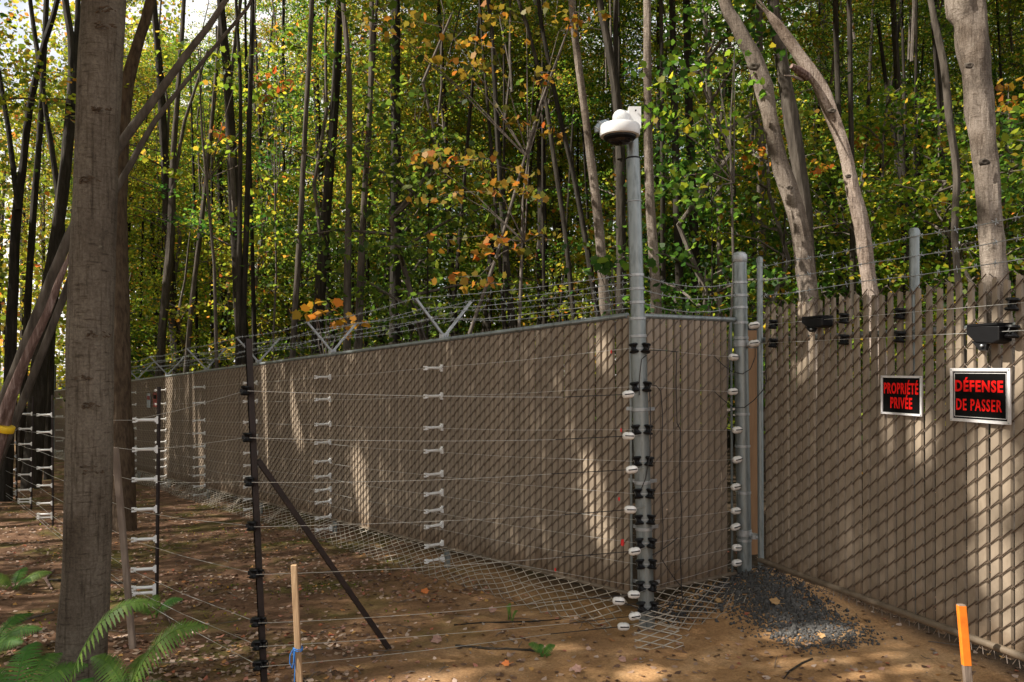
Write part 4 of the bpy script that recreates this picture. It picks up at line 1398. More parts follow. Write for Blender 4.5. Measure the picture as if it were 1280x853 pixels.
# wrinkled scars on the big trunk
for u, v, s_ in ((119, 415, 1.3), (131, 28, 1.2), (127, 132, 1.0), (112, 222, 1.1), (112, 505, .9), (108, 585, 1.5), (102, 470, .8), (134, 8, 1.0)):
    mb = MB()
    c = P(u, v, 4.615)
    rr = random.Random(u)
    for k in range(16):
        x0 = rr.uniform(-.06, .06) * s_; zz = rr.uniform(-.020, .020) * s_ * (1 - abs(x0) * 8); ln = rr.uniform(.012, .035)
        pp = []
        for i in range(4):
            x = x0 + ln * (i / 3 - .5)
            pp.append(c + V(x, .004 + 3.2 * x * x + rr.uniform(-.003, .002), zz + rr.uniform(-.004, .004) - x * x * 2))
        mb.tube(pp, [.001, rr.uniform(.003, .007), rr.uniform(.003, .006), .001], 5)
    o = mb.build('bark_scar', B_ROUGH, BIG, True); o['kind'] = 'stuff'

px_tree('rough_tree', 'dark rough-barked trunk close behind the large smooth left trunk', [(152, 650, 34), (150, 560, 31), (147, 400, 29), (146, 250, 25), (156, 130, 17), (172, 60, 13), (190, 0, 12)], 10.5, B_ROUGH, CROWNS[0], lean_y=.2)
px_tree('leaning_tree', 'thin grey stem leaning steeply to the right behind the large left trunk', [(-20, 560, 16), (2, 505, 15), (20, 462, 14), (45, 395, 12.5), (86, 296, 11.5), (118, 235, 12), (150, 181, 12), (190, 128, 10.5), (238, 62, 8.5), (286, -4, 6.5)], 5.6, B_MID, LOW[1], extend=2.5, wob=.1)
px_tree('leaning_sapling', 'slender bent stem rising right just below the thicker leaning stem', [(60, 420, 9), (100, 320, 8.5), (140, 246, 8), (165, 203, 7.5), (195, 150, 6.5), (240, 93, 5), (300, 22, 4), (318, -5, 3.5)], 6.1, B_MID, LOW[3], extend=2.0, base=True)
br = px_tree('broken_stem', 'broken leaning stem with torn reddish wood at the left edge', [(-8, 560, 21), (4, 520, 19), (22, 470, 15), (42, 425, 13), (60, 388, 11.5), (74, 350, 9), (84, 325, 5)], 5.3, B_SPLIT, None, extend=0, broken=True, wob=.3, cat='dead stem')
mb = MB()
c = P(5, 533, 5.3)
ax = (P(22, 470, 5.3) - P(-6, 560, 5.3)).normalized()
mb.lathe([(.060, -.022), (.063, -.018), (.063, .018), (.060, .022)], c, ax, 20)
mb.build('yellow_band', M_YELLOW, br, True)

TREES = [
 ('forked dark trunk at the far left edge leaning gently right', [(8, 585, 15), (20, 290, 11), (30, 205, 9), (38, 136, 8), (55, 60, 7), (73, 0, 6)], 14, B_DARK, 0, [[(24, 260, 7, 0), (12, 160, 6, .2), (-4, 60, 5, .4)]]),
 ('stout dark trunk left of the large smooth trunk', [(40, 588, 23), (52, 430, 19), (72, 290, 15), (86, 180, 13), (92, 68, 9), (84, 0, 8)], 16, B_DARK, 2, [[(88, 130, 9, 0), (97, 60, 7, .2), (100, -10, 6, .4)]]),
 ('dark straight trunk between two stout ones on the left', [(24, 575, 8), (40, 300, 8), (52, 150, 7), (60, 0, 6)], 18, B_DARK, 4, []),
 ('slim dark trunk leaning left beside the large trunk', [(60, 560, 9), (66, 400, 8), (78, 290, 8), (58, 130, 6), (40, 0, 5)], 18, B_DARK, 0, []),
 ('grey-brown trunk just above the far end of the fence', [(199, 470, 11), (205, 390, 10), (214, 297, 10), (218, 190, 7), (224, 112, 6), (232, 0, 5)], 19, B_MID, 3, [[(216, 240, 5, 0), (232, 150, 4, .3), (262, 60, 3, .5)]]),
 ('slender trunk leaning right above the far fence', [(232, 470, 7), (240, 380, 6), (252, 280, 6), (262, 190, 5), (272, 90, 5), (278, 0, 4)], 18, B_MID, 1, []),
 ('pair of thin dark stems left of the brown end post', [(298, 450, 8), (300, 290, 6), (302, 112, 4.5), (297, 0, 4)], 13, B_DARK, 3, [[(303, 430, 7, 0), (309, 280, 7, .1), (314, 120, 6, .1), (318, -10, 5, .2)]]),
 ('straight grey stem right of the brown end post', [(366, 440, 8), (371, 360, 7.5), (376, 285, 7), (384, 140, 6), (392, 0, 6)], 13, B_MID, 1, []),
 ('pale slim trunk above the second barbed arm, left of a pair', [(434, 430, 10), (435, 330, 9), (437, 250, 8), (438, 100, 7), (431, 0, 6)], 12, B_MID, 0, []),
 ('slim trunk leaning right, right of a close pair', [(448, 430, 11), (452, 330, 9), (458, 220, 7), (464, 130, 6.5), (467, 0, 6)], 12.5, B_MID, 2, []),
 ('short thick dark trunk with ragged top near the V arm', [(493, 430, 15), (495, 330, 14), (496, 220, 13), (497, 100, 11), (498, 0, 8)], 16, B_DARK, 4, []),
 ('curving trunk among yellow leaves in the middle', [(640, 400, 9), (634, 330, 8), (628, 250, 7), (622, 150, 6), (616, 30, 5), (612, 0, 5)], 13, B_DARK, 1, []),
 ('thin dark trunk leaning left, first of two near the middle', [(716, 380, 6), (707, 290, 6), (694, 200, 6), (682, 120, 5), (660, 30, 5), (650, 0, 4)], 14, B_DARK, 2, []),
 ('thin dark trunk leaning left, second of two near the middle', [(745, 380, 7), (731, 290, 7), (716, 210, 6), (702, 150, 6), (684, 60, 5), (675, 0, 5)], 14.5, B_DARK, 0, []),
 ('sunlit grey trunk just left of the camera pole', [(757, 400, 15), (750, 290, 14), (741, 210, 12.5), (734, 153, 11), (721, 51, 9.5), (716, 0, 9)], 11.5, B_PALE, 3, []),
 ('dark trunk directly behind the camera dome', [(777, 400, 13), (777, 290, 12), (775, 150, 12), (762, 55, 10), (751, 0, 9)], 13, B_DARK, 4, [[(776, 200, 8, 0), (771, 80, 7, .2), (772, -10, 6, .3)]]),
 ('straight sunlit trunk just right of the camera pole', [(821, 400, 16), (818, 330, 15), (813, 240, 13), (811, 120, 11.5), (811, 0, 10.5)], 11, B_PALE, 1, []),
 ('nearest of two dark trunks right of the camera pole', [(852, 400, 11), (848, 290, 10), (845, 160, 9), (842, 0, 8)], 15, B_DARK, 2, []),
 ('stouter of two dark trunks right of the camera pole', [(872, 400, 13), (868, 290, 12), (863, 150, 10), (860, 0, 9)], 15.5, B_DARK, 0, []),
 ('thin forked grey stem left of the gate post', [(900, 400, 8), (900, 290, 7), (898, 180, 7), (889, 120, 5), (884, 40, 4), (880, 0, 4)], 13, B_MID, 3, [[(898, 190, 5, 0), (906, 120, 4, .1), (908, 60, 3.5, .2)]]),
 ('straight brown trunk behind the gate hinge post', [(954, 420, 12), (953, 300, 11), (952, 200, 10), (951, 0, 8)], 14, B_MID, 4, []),
 ('dark slim trunk between the leaning trunks', [(1058, 400, 9), (1055, 290, 8), (1050, 160, 7), (1046, 0, 6)], 15, B_DARK, 2, []),
 ('dark trunk left of the capped middle gate upright', [(1136, 400, 11), (1132, 290, 9), (1126, 150, 8), (1118, 0, 7)], 15, B_DARK, 0, [[(1130, 240, 6, 0), (1112, 130, 5, .2), (1098, 20, 4, .3)]]),
 ('dark trunk behind the thin wavy grey stem', [(1188, 400, 11), (1184, 290, 10), (1178, 150, 8), (1172, 0, 7)], 16, B_DARK, 2, []),
 ('thin wavy grey stem left of the thick pale trunk', [(1200, 380, 8), (1194, 290, 8), (1197, 220, 8.5), (1188, 150, 9), (1181, 80, 8.5), (1165, 0, 7)], 9.6, B_MID, 3, []),
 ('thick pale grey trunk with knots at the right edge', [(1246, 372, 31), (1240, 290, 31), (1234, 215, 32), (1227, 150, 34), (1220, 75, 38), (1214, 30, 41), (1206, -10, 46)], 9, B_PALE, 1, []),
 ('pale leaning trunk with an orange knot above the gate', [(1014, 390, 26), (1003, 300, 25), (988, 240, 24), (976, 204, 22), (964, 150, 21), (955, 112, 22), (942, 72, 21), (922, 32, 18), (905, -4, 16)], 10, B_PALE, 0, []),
 ('grey trunk rising straight behind the pale leaning trunk', [(1013, 330, 14), (1008, 270, 17), (1000, 210, 18), (990, 150, 19), (979, 80, 16), (968, 0, 14)], 10.8, B_MID, 4, []),
]
for lab, path, y, m, cv, forks in TREES:
    big = path[0][2] > 20 and y < 11
    px_tree('forest_tree', lab, path, y, m, CROWNS[cv], lean_y=0.1, forks=forks, sides=26 if big else 10, wob=.22 if big else .12)
def knots(root, y, mat, items):
    for k, (u, v, sz) in enumerate(items):
        c = P(u, v, y)
        rr = random.Random(u * 7 + v)
        mb = MB()
        r = sz * .85 / F * y
        n_, vs, fs = 12, [], []
        for j, (q, h) in enumerate(((1.25, -.35), (1.0, .12), (.72, .34), (.45, .24), (.25, .02), (.02, -.05))):
            for i in range(n_):
                t = 6.283 * i / n_
                qq = q * rr.uniform(.82, 1.18)
                vs.append(c + V(math.cos(t) * r * qq, .008 - h * r * .42 * rr.uniform(.6, 1.4), math.sin(t) * r * qq * .62))
        for j in range(5):
            for i in range(n_):
                fs.append((j * n_ + i, j * n_ + (i + 1) % n_, (j + 1) * n_ + (i + 1) % n_, (j + 1) * n_ + i))
        mb.add(vs, fs)
        mb.build('knot', mat, root, True)
_named = {o['label'][:34]: o for o in bpy.data.objects if 'label' in o and o['label'].startswith(('pale leaning', 'thick pale'))}
for key, o in _named.items():
    if key.startswith('pale leaning'): knots(o, 9.9, B_MID, [(944, 84, 8), (988, 236, 4)])
    else: knots(o, 8.84, B_MID, [(1214, 84, 6), (1232, 205, 7)])
dead = px_tree('dead_tree', 'dead leaning trunk with bare pale wood and a broken top', [(1091, 390, 20), (1078, 292, 18.5), (1068, 245, 18), (1058, 195, 17.5), (1040, 143, 19), (1024, 106, 18), (1003, 75, 17), (985, 48, 16), (972, 30, 13), (962, 18, 7)], 9.5, B_DEAD, None, extend=0, broken=True, sides=24, wob=.26)
knots(dead, 9.37, B_MID, [(1042, 140, 5), (1062, 222, 4)])
m2 = MB(); m2.tube([P(1010, 98, 9.45), P(1000, 90, 9.35), P(991, 84, 9.3)], [.06, .05, .03], 8); m2.build('snapped_stub', B_SPLIT, dead, True)
m2 = MB(); m2.tube([P(1005, 102, 9.45), P(992, 97, 9.3), P(982, 96, 9.2)], [.02, .014, .006], 6); m2.build('snapped_twig', B_DEAD, dead, True)

rnd = random.Random(21)
placed = []
for lab, path, y, m, cv, forks in TREES:
    p = P(path[0][0], path[0][1], y); placed.append((p.x, p.y))
placed.append((-2.63, 4.75))
LIT = [(P(u, 300, y).x, y) for u, y in ((745, 11.5), (813, 11), (1060, 9.5), (1030, 9.5), (990, 10), (950, 10), (1235, 9), (1218, 9))]
def ok(x, y, dmin):
    rx, ry = x - C0.x, y - C0.y
    t = rx * D.x + ry * D.y; q = rx * N.x + ry * N.y
    if t > -1 and -1.3 < q < 4.0: return False
    if q >= 4.0 and y < 11.5: return False
    if q < 0 and y < 9.0: return False
    if abs(x) < .2 * y and y < 11: return False
    for (ax_, ay_) in LIT:
        for d_ in range(2, 26):
            if (x - ax_ + .97 * .5 * d_) ** 2 + (y - ay_ + .24 * .5 * d_) ** 2 < .16: return False
    return all((x - a) ** 2 + (y - b) ** 2 > dmin * dmin for a, b in placed)
n_t = 0
tries = 0
while n_t < 122 and tries < 6000:
    tries += 1
    y = 10.5 + 36 * rnd.random() ** .8
    x = rnd.uniform(-.78, .78) * y if n_t < 104 else rnd.uniform(-.70, -.15) * y
    if not ok(x, y, 1.5 if y < 25 else 1.9): continue
    placed.append((x, y)); n_t += 1
    filler(x, y, 'tall', rnd, 'one of many slender trees filling the woodland behind the fence', 'slender trees filling the woodland')
n_t = 0
tries = 0
while n_t < 62 and tries < 6000:
    tries += 1
    y = 12 + 16 * rnd.random(); x = rnd.uniform(-.88, -.50) * y
    if n_t >= 34: y = 8.5 + 20 * rnd.random(); x = rnd.uniform(.70, 1.25) * y
    if not ok(x, y, 1.0): continue
    placed.append((x, y)); n_t += 1
    filler(x, y, 'tall' if n_t % 2 else 'low', rnd, 'one of many slender trees filling the woodland behind the fence' if n_t % 2 else 'one of many leafy saplings growing between the forest trunks', 'slender trees filling the woodland' if n_t % 2 else 'saplings between the forest trunks')
n_p = 0
tries = 0
while n_p < 70 and tries < 6000:
    tries += 1
    y = 11 + 24 * rnd.random(); x = rnd.uniform(-.7, .7) * y
    if not ok(x, y, .8): continue
    placed.append((x, y)); n_p += 1
    z = ground(x, y, False); rz = rnd.uniform(0, 6.28)
    tm, pts = TRUNKS[rnd.choice([0, 2, 4, 6, 8])]
    root = thing('forest_tree', 'one of many slender trees filling the woodland behind the fence', 'tree', V(x, y, z), 'slender trees filling the woodland')
    sxy = rnd.uniform(.28, .5); sz = rnd.uniform(.9, 1.25)
    link('trunk', tm, root, V(x, y, z), (rnd.uniform(-.08, .08), rnd.uniform(-.10, .10), rz), (sxy, sxy, sz))
    p = Matrix.Rotation(rz, 3, 'Z') @ Vector((pts[8].x * sxy, pts[8].y * sxy, pts[8].z * sz))
    put_crown(root, rnd.choice(CROWNS), V(x, y, z) + p, rnd.uniform(0, 6.28), (.6, .6, .55))
n_s = 0
tries = 0
while n_s < 95 and tries < 6000:
    tries += 1
    y = 10.5 + 24 * rnd.random() ** .9
    x = rnd.uniform(-.76, .76) * y
    if not ok(x, y, .9): continue
    placed.append((x, y)); n_s += 1
    filler(x, y, 'low', rnd, 'one of many leafy saplings growing between the forest trunks', 'saplings between the forest trunks')

# trees standing just outside the frame, whose crowns shade the clearing
for k, (x, y, cv) in enumerate(((-5.4, 2.6, 0), (-7.6, 5.2, 2), (-6.6, -.6, 1), (-3.2, -2.4, 4), (-9.8, 2.4, 3), (-10.5, 7.2, 0), (-12.5, 4.6, 2), (-8.8, -2.5, 1), (-2.5, -5.5, 2), (-13.5, 9.2, 4), (-2.2, .4, 0), (-6.4, 7.6, 1), (-8.6, 8.8, 0), (-10.2, 10.6, 2), (-8.2, 11.4, 4), (-12.2, 12.2, 0), (-4.6, 4.2, 3), (-15, 12, 1), (-13.4, 16.4, 0), (-15.5, 18.6, 2), (-17.5, 21, 4), (-12.2, 14.6, 1), (-20, 24.5, 0), (-16, 15.5, 2))):
    z = ground(x, y, False)
    root = thing('shade_tree', 'tall leafy forest tree standing beside the clearing', 'tree', V(x, y, z), 'tall trees round the clearing')
    tm, pts = TRUNKS[(2 * k) % 10]
    link('trunk', tm, root, V(x, y, z), (0, 0, k * 1.3), (1, 1, 1.25))
    p = Matrix.Rotation(k * 1.3, 3, 'Z') @ Vector((pts[5].x, pts[5].y, pts[5].z * 1.25))
    put_crown(root, CROWNS[cv], V(x, y, z) + p, k * .9, (1.3, 1.3, 1.0))

# far-off wood: one mass
def far_wood():
    rng = np.random.default_rng(77)
    n = 60000
    y = rng.uniform(46, 66, n); x = rng.uniform(-.85, .85, n) * y
    z = rng.random(n) ** 1.1 * np.where(x < -.30 * y, 22, 11) + .3
    z -= 1.2
    keep = np.array([noise.noise(Vector((a * .35, b * .35, c * .45))) > (-.3 if a < -.2 * b else -.02) for a, b, c in zip(x, y, z)])
    pos = np.stack([x, y, z], 1)[keep]
    m_ = 26000
    y2 = rng.uniform(27, 44, m_); x2 = rng.uniform(-.82, -.42, m_) * y2; z2 = rng.random(m_) * 20 + .5
    k2 = np.array([noise.noise(Vector((a * .5, b * .5, c * .7))) > -.05 for a, b, c in zip(x2, y2, z2)])
    p2 = np.stack([x2, y2, z2], 1)[k2]
    szs = np.concatenate([np.full((len(pos), 1), .36), np.full((len(p2), 1), .21)])
    pos = np.concatenate([pos, p2])
    lm = leaves_mesh('far_wood', pos, szs, L_LIGHT, rng, flat=.35)
    o = link('far_wood', lm); tag(o, 'distant leafy woodland closing the view behind the trees', 'woodland', kind='stuff')
    mb = MB()
    rr = random.Random(5)
    for k in range(150):
        yy = rr.uniform(40, 62); xx = rr.uniform(-.8, .8) * yy
        mb.tube([V(xx, yy, -2), V(xx + rr.uniform(-.4, .4), yy, 8), V(xx + rr.uniform(-1.2, 1.2), yy, 18)], [rr.uniform(.1, .22), .12, .05], 5)
    o = mb.build('far_trunks', B_DARK); tag(o, 'distant dark trunks of the woodland behind', 'woodland', kind='stuff')
far_wood()

# leafy boughs with turning leaves, each the crown of a young maple
def bough_tree(label, base_uv, y, clusters, mat, size, n, outline=OUT_MAPLE, trunk_w=5):
    b = P(base_uv[0], base_uv[1], y)
    g = ground(b.x, b.y, False)
    root = thing('young_maple', label, 'tree', V(b.x, b.y, g))
    tops = [P(u, v, y + dy) for u, v, ru, rv, dy in clusters]
    hi = max(tops, key=lambda p: p.z)
    mb = MB()
    r = trunk_w / F * y / 2
    mid = V(b.x, b.y, g).lerp(hi, .5) + V(.12, 0, .1)
    mb.tube([V(b.x, b.y, g - .1), V(b.x, b.y, g).lerp(mid, .5) + V(.03, 0, 0), mid, mid.lerp(hi, .6) + V(-.05, 0, .05), hi], [r * 1.2, r, r * .85, r * .6, r * .25], 8)
    mb.build('trunk', B_BRANCH, root, True)
    rng = np.random.default_rng(int(abs(base_uv[0])) + 5)
    pos = []
    lb = MB()
    for (u, v, ru, rv, dy), p in zip(clusters, tops):
        rx = ru / F * y; rz_ = rv / F * y
        j = V(b.x, b.y, g).lerp(mid, .8) if p.z < mid.z + .3 else mid.lerp(hi, .4)
        lb.tube([j, j.lerp(p, .5) + Z * .08, p], [.012, .008, .004], 5)
        m = max(8, int(n * ru * rv / 2200))
        nsub = max(3, m // 15)
        for s in range(nsub):
            c = np.array([p.x + rng.uniform(-1, 1) * rx, p.y + rng.uniform(-.5, .5) * rx, p.z + rng.uniform(-1, 1) * rz_])
            lb.tube([p, Vector(c)], [.005, .002], 3)
            q = rng.normal(size=(max(4, m // nsub), 3)) * np.array([.16, .16, .028])
            q[:, 2] += q[:, 0] * rng.normal() * .25
            m_ = m
            pos.append(c + q)
    pos = np.concatenate(pos)
    lb.build('branches', B_BRANCH, root)
    me = leaves_mesh('maple_leaves', pos, size, mat, rng, outline, flat=.42, fold=.15)
    me_o = bpy.data.meshes[me.name]
    co = np.zeros(len(me.vertices) * 3, np.float32); me.vertices.foreach_get('co', co); co = co.reshape(-1, 3) - np.array(V(b.x, b.y, g)); me.vertices.foreach_set('co', co.ravel().astype(np.float32)); me.update()
    lv_, lp_, lm_ = LEAF[me.name]
    bo = np.array(V(b.x, b.y, g))
    LEAF[me.name] = (lv_ - bo, lp_ - bo, lm_)
    link('crown', me, root, V(b.x, b.y, g))
bough_tree('young maple with golden leaves in the middle of the wood', (612, 400), 10.2, [(600, 200, 50, 22, 0), (540, 205, 30, 18, .3), (650, 245, 40, 20, -.3), (570, 240, 45, 16, .2), (640, 300, 45, 22, -.2), (600, 345, 40, 16, .1), (690, 300, 30, 14, .4), (665, 165, 35, 16, .3), (560, 300, 25, 12, .2)], L_YELLOW, .092, 125)
bough_tree('maple with amber leaves spreading below the top edge', (500, 420), 10.8, [(560, 35, 55, 12, .2), (480, 30, 30, 14, 0), (620, 60, 50, 18, -.4), (660, 30, 40, 20, .2), (580, 85, 45, 12, .2), (700, 40, 25, 18, .2), (670, 90, 35, 14, -.2), (720, 15, 40, 14, .1), (520, 60, 30, 10, 0)], L_YELLOW, .092, 121, trunk_w=5)
bough_tree('little orange maple bough beside the second barbed arm', (415, 440), 10.6, [(408, 392, 24, 10, 0), (430, 402, 16, 8, .1), (395, 386, 14, 6, .2)], L_ORANGE, .12, 110, trunk_w=3)
bough_tree('maple with red leaves glowing in the upper left wood', (330, 440), 17, [(348, 95, 16, 12, 0), (330, 125, 14, 9, .3), (360, 112, 14, 8, -.3), (285, 160, 14, 8, .3)], L_ORANGE, .15, 80, trunk_w=3)
bough_tree('small orange maple behind the dead leaning trunk', (1030, 400), 12.5, [(1022, 215, 18, 12, 0), (960, 195, 14, 8, .2), (1085, 175, 12, 8, .4), (925, 215, 12, 7, .3)], L_ORANGE, .12, 75, trunk_w=4)
bough_tree('maple with reddish leaves beyond the thick right trunk', (1262, 400), 13, [(1265, 130, 22, 8, 0), (1262, 110, 16, 6, .2), (1265, 160, 20, 10, .2), (1170, 180, 14, 8, .3)], L_ORANGE, .12, 70, trunk_w=4)
bough_tree('young maple with bronze-tipped leaves between pole and leaning trunk', (890, 400), 9.4, [(860, 100, 45, 16, 0), (900, 100, 40, 16, .2), (880, 150, 40, 16, -.2), (840, 155, 25, 12, .1), (890, 250, 30, 14, .1), (860, 220, 30, 12, .2), (920, 60, 25, 12, .3)], L_LIGHT, .092, 125, trunk_w=4)
bough_tree('young maple with glowing yellow-green leaves in the upper left', (270, 440), 13.5, [(300, 90, 55, 30, 0), (250, 60, 50, 26, .3), (340, 200, 50, 24, -.3), (280, 170, 50, 26, .2), (380, 60, 40, 24, .2), (240, 200, 40, 22, .4), (350, 140, 40, 20, .1), (300, 260, 45, 20, .3)], L_LIGHT, .092, 133, trunk_w=5)
bough_tree('green maple seedling bough left of the camera pole', (770, 400), 8.8, [(765, 330, 22, 7, 0), (748, 334, 12, 5, .1)], L_DEEP, .12, 110, trunk_w=3)

# ------------------------------------------------------------------ leaves and limbs cut away along the sun's rays to place sun patches
SUNSPOTS = []
def spot(p, r): SUNSPOTS.append((np.array(p), r))
def on_fence(u):
    return (C0.x - (u - 640) / F * C0.y) / ((u - 640) / F * D.y - D.x)
def fence_streak(u0, v0, u1, v1, r, n=6):
    for i in range(n):
        u = u0 + (u1 - u0) * i / (n - 1); v = v0 + (v1 - v0) * i / (n - 1)
        p = FP(on_fence(u), 0); p.z = EYE - (v - 460) / F * p.y
        spot(p, r)
def gate_streak(u0, v0, u1, v1, r, n=5):
    for i in range(n):
        u = u0 + (u1 - u0) * i / (n - 1); v = v0 + (v1 - v0) * i / (n - 1)
        s, y = gate_s(u)
        spot(GATE(s, EYE - (v - 460) / F * y), r)
fence_streak(333, 470, 340, 590, .15)
fence_streak(360, 470, 372, 540, .10)
fence_streak(448, 585, 458, 650, .12)
fence_streak(738, 600, 752, 660, .09)
fence_streak(212, 475, 205, 580, .2); fence_streak(240, 480, 252, 590, .2)
fence_streak(748, 420, 752, 440, .06, 2)
gate_streak(1215, 440, 1265, 450, .10); gate_streak(1240, 570, 1235, 620, .09)
gate_streak(1240, 700, 1262, 770, .07); gate_streak(1120, 540, 1150, 545, .07)
for u, v, r_ in ((985, 795, .13), (1010, 800, .13), (1035, 795, .12), (1120, 836, .10), (1060, 848, .07), (700, 812, .05), (560, 842, .06), (800, 846, .08)):
    y_ = F * EYE / (v - 460); spot(V((u - 640) / F * y_, y_, .02), r_)
spot(P(366.5, 720, 4.35), .15); spot(P(1200, 800, 4.15), .16); spot(P(371, 790, 4.35), .12)
for path, y, rr in (((( 741, 210), (750, 290), (734, 153)), 11.5, .3), (((813, 240), (817, 320), (811, 170)), 11, .3), (((1058, 195), (1040, 143), (1024, 106), (1072, 260), (1003, 75), (1085, 340)), 9.5, .35),
                    (((925, 40), (942, 75), (958, 120), (1000, 300), (1008, 350)), 10, .3), (((1220, 75), (1227, 150), (1234, 215), (1215, 30), (1243, 330)), 9, .35)):
    for u, v in path: spot(P(u - 4, v, y), rr * .62)
spot(P(776, 160, 5.45), .2)
rr = random.Random(9)
for k in range(26):
    u = rr.uniform(150, 420); v = rr.uniform(0, 260); y = rr.uniform(14, 24)
    spot(P(u, v, y), 1.3)
for k in range(50):
    u = rr.uniform(150, 440); v = rr.uniform(10, 420); y = rr.uniform(13, 26)
    spot(P(u, v, y), .8)
for k in range(80):
    u = rr.uniform(420, 1270); v = rr.uniform(10, 380); y = rr.uniform(9.5, 20)
    spot(P(u, v, y), rr.choice((.35, .5, .8)))
for u, v, y in ((600, 200, 10.2), (540, 205, 10.5), (650, 245, 9.9), (570, 240, 10.4), (640, 300, 10), (600, 345, 10.3), (690, 300, 10.6), (560, 35, 11), (480, 30, 10.8), (620, 60, 10.4), (660, 30, 11), (580, 85, 11), (700, 40, 11), (670, 90, 10.6), (720, 15, 10.9), (408, 392, 10.6), (430, 402, 10.7), (348, 95, 17), (330, 125, 17.3), (1022, 215, 12.5), (1265, 130, 13), (880, 120, 9.3), (860, 100, 9.4), (300, 90, 13.5), (250, 60, 13.5), (340, 200, 13.5)):
    spot(P(u, v, y), .42)

def prune():
    bpy.context.view_layer.update()
    S3 = np.array(SDIR)
    pts = np.array([p for p, r in SUNSPOTS]); rad = np.array([r for p, r in SUNSPOTS])
    nn = 0
    for o in CROWNOBJ:
        vs, pos, mat = LEAF[o.data.name]
        M = np.array(o.matrix_world)
        W = pos @ M[:3, :3].T + M[:3, 3]
        c = W.mean(0); R0 = np.linalg.norm(W - c, axis=1).max()
        rel_ = c - pts
        along = rel_ @ S3
        perp = np.linalg.norm(rel_ - along[:, None] * S3, axis=1)
        cand = np.where((perp < R0 + rad) & (along > -R0))[0]
        if not len(cand): continue
        kill = np.zeros(len(W), bool)
        for i in cand:
            d = W - pts[i]
            al = d @ S3
            pe2 = (d * d).sum(1) - al * al
            kill |= (al > .25) & (pe2 < (rad[i] + .05) ** 2)
        if not kill.any(): continue
        nn += 1
        v2 = vs[~kill]; n, k, _ = v2.shape
        o.data = np_mesh('crown', v2.reshape(-1, 3), np.arange(n * k).reshape(n, k), mat)
    for o in LIMBOBJ:
        rods = LIMB[o.data.name]
        Mw = o.matrix_world
        ctr = []; own = []
        for i, (pp, ra, si, ca) in enumerate(rods):
            if i == 0: continue
            w_ = [Mw @ p for p in pp]
            for a, b in zip(w_, w_[1:]):
                for t in (0, .33, .67, 1): ctr.append(a.lerp(b, t)); own.append(i)
        W = np.array(ctr); own = np.array(own)
        c = W.mean(0); R0 = np.linalg.norm(W - c, axis=1).max()
        rel_ = c - pts
        along = rel_ @ S3
        perp = np.linalg.norm(rel_ - along[:, None] * S3, axis=1)
        kill = set()
        for i in np.where((perp < R0 + rad) & (along > -R0))[0]:
            d = W - pts[i]
            al = d @ S3
            pe2 = (d * d).sum(1) - al * al
            kill |= set(own[(al > .25) & (pe2 < (rad[i] * .8 + .05) ** 2)])
        if kill:
            mb = MB()
            gone = False
            for i, (pp, ra, si, ca) in enumerate(rods):
                if si != 3: gone = i in kill
                elif gone: kill.add(i)
            for i, (pp, ra, si, ca) in enumerate(rods):
                if i not in kill: mb.tube(pp, ra, si, ca)
            o.data = mb.mesh('limbs', B_BRANCH, True)
    print('pruned crowns', nn)
prune()

# ------------------------------------------------------------------ small things on the ground
def stones(name, label, pts, size, mat, seed, cat):
    rng = np.random.default_rng(seed)
    base = np.array([(1, 0, 0), (-1, 0, 0), (0, 1, 0), (0, -1, 0), (0, 0, 1), (0, 0, -1)], float)
    tri = np.array([(0, 2, 4), (2, 1, 4), (1, 3, 4), (3, 0, 4), (2, 0, 5), (1, 2, 5), (3, 1, 5), (0, 3, 5)])
    n = len(pts)
    sz = size * rng.lognormal(0, .5, (n, 1, 1))
    v = base[None] * rng.uniform(.6, 1.2, (n, 6, 1)) + rng.normal(size=(n, 6, 3)) * .15
    v = v * rng.uniform(.6, 1.2, (n, 1, 3)) * np.array([1, 1, .7])
    q, _ = np.linalg.qr(rng.normal(size=(n, 3, 3)))
    v = np.einsum('nij,nkj->nki', q, v) * sz + np.array(pts)[:, None]
    f = (np.arange(n) * 6)[:, None, None] + tri[None]
    o = link(name, np_mesh(name, v.reshape(-1, 3), f.reshape(-1, 3), mat))
    tag(o, label, cat, kind='stuff')

pts = []
rr = random.Random(14)
while len(pts) < 6500:
    a = rr.gauss(.46, .33); b = rr.gauss(.14, .17)
    p = HG + G * a + GN * b
    if a > 1.15 or b > .85 or b < -.3: continue
    pts.append((p.x, p.y, GZ(p) + .004))
for k in range(900):
    s = rr.uniform(.15, 1.05); b = rr.gauss(.08, .10)
    p = C0 + E * s + EN * b
    pts.append((p.x, p.y, GZ(p) + .004))
stones('gravel', 'heap of dark grey crushed gravel at the gate hinge', pts, .0092, M_GRAVEL, 3, 'gravel')

M_PEB = noise_mat('pebble', (.16, .12, .09), (.34, .29, .25), scale=9, rough=.85)
pts = []
for k in range(1100):
    y = rr.uniform(3.6, 10); x = rr.uniform(-.7, .62) * y
    pts.append((x, y, ground(x, y) + .001))
stones('pebbles', 'scattered small pale stones and grit on the soil', pts, .007, M_PEB, 4, 'pebbles')

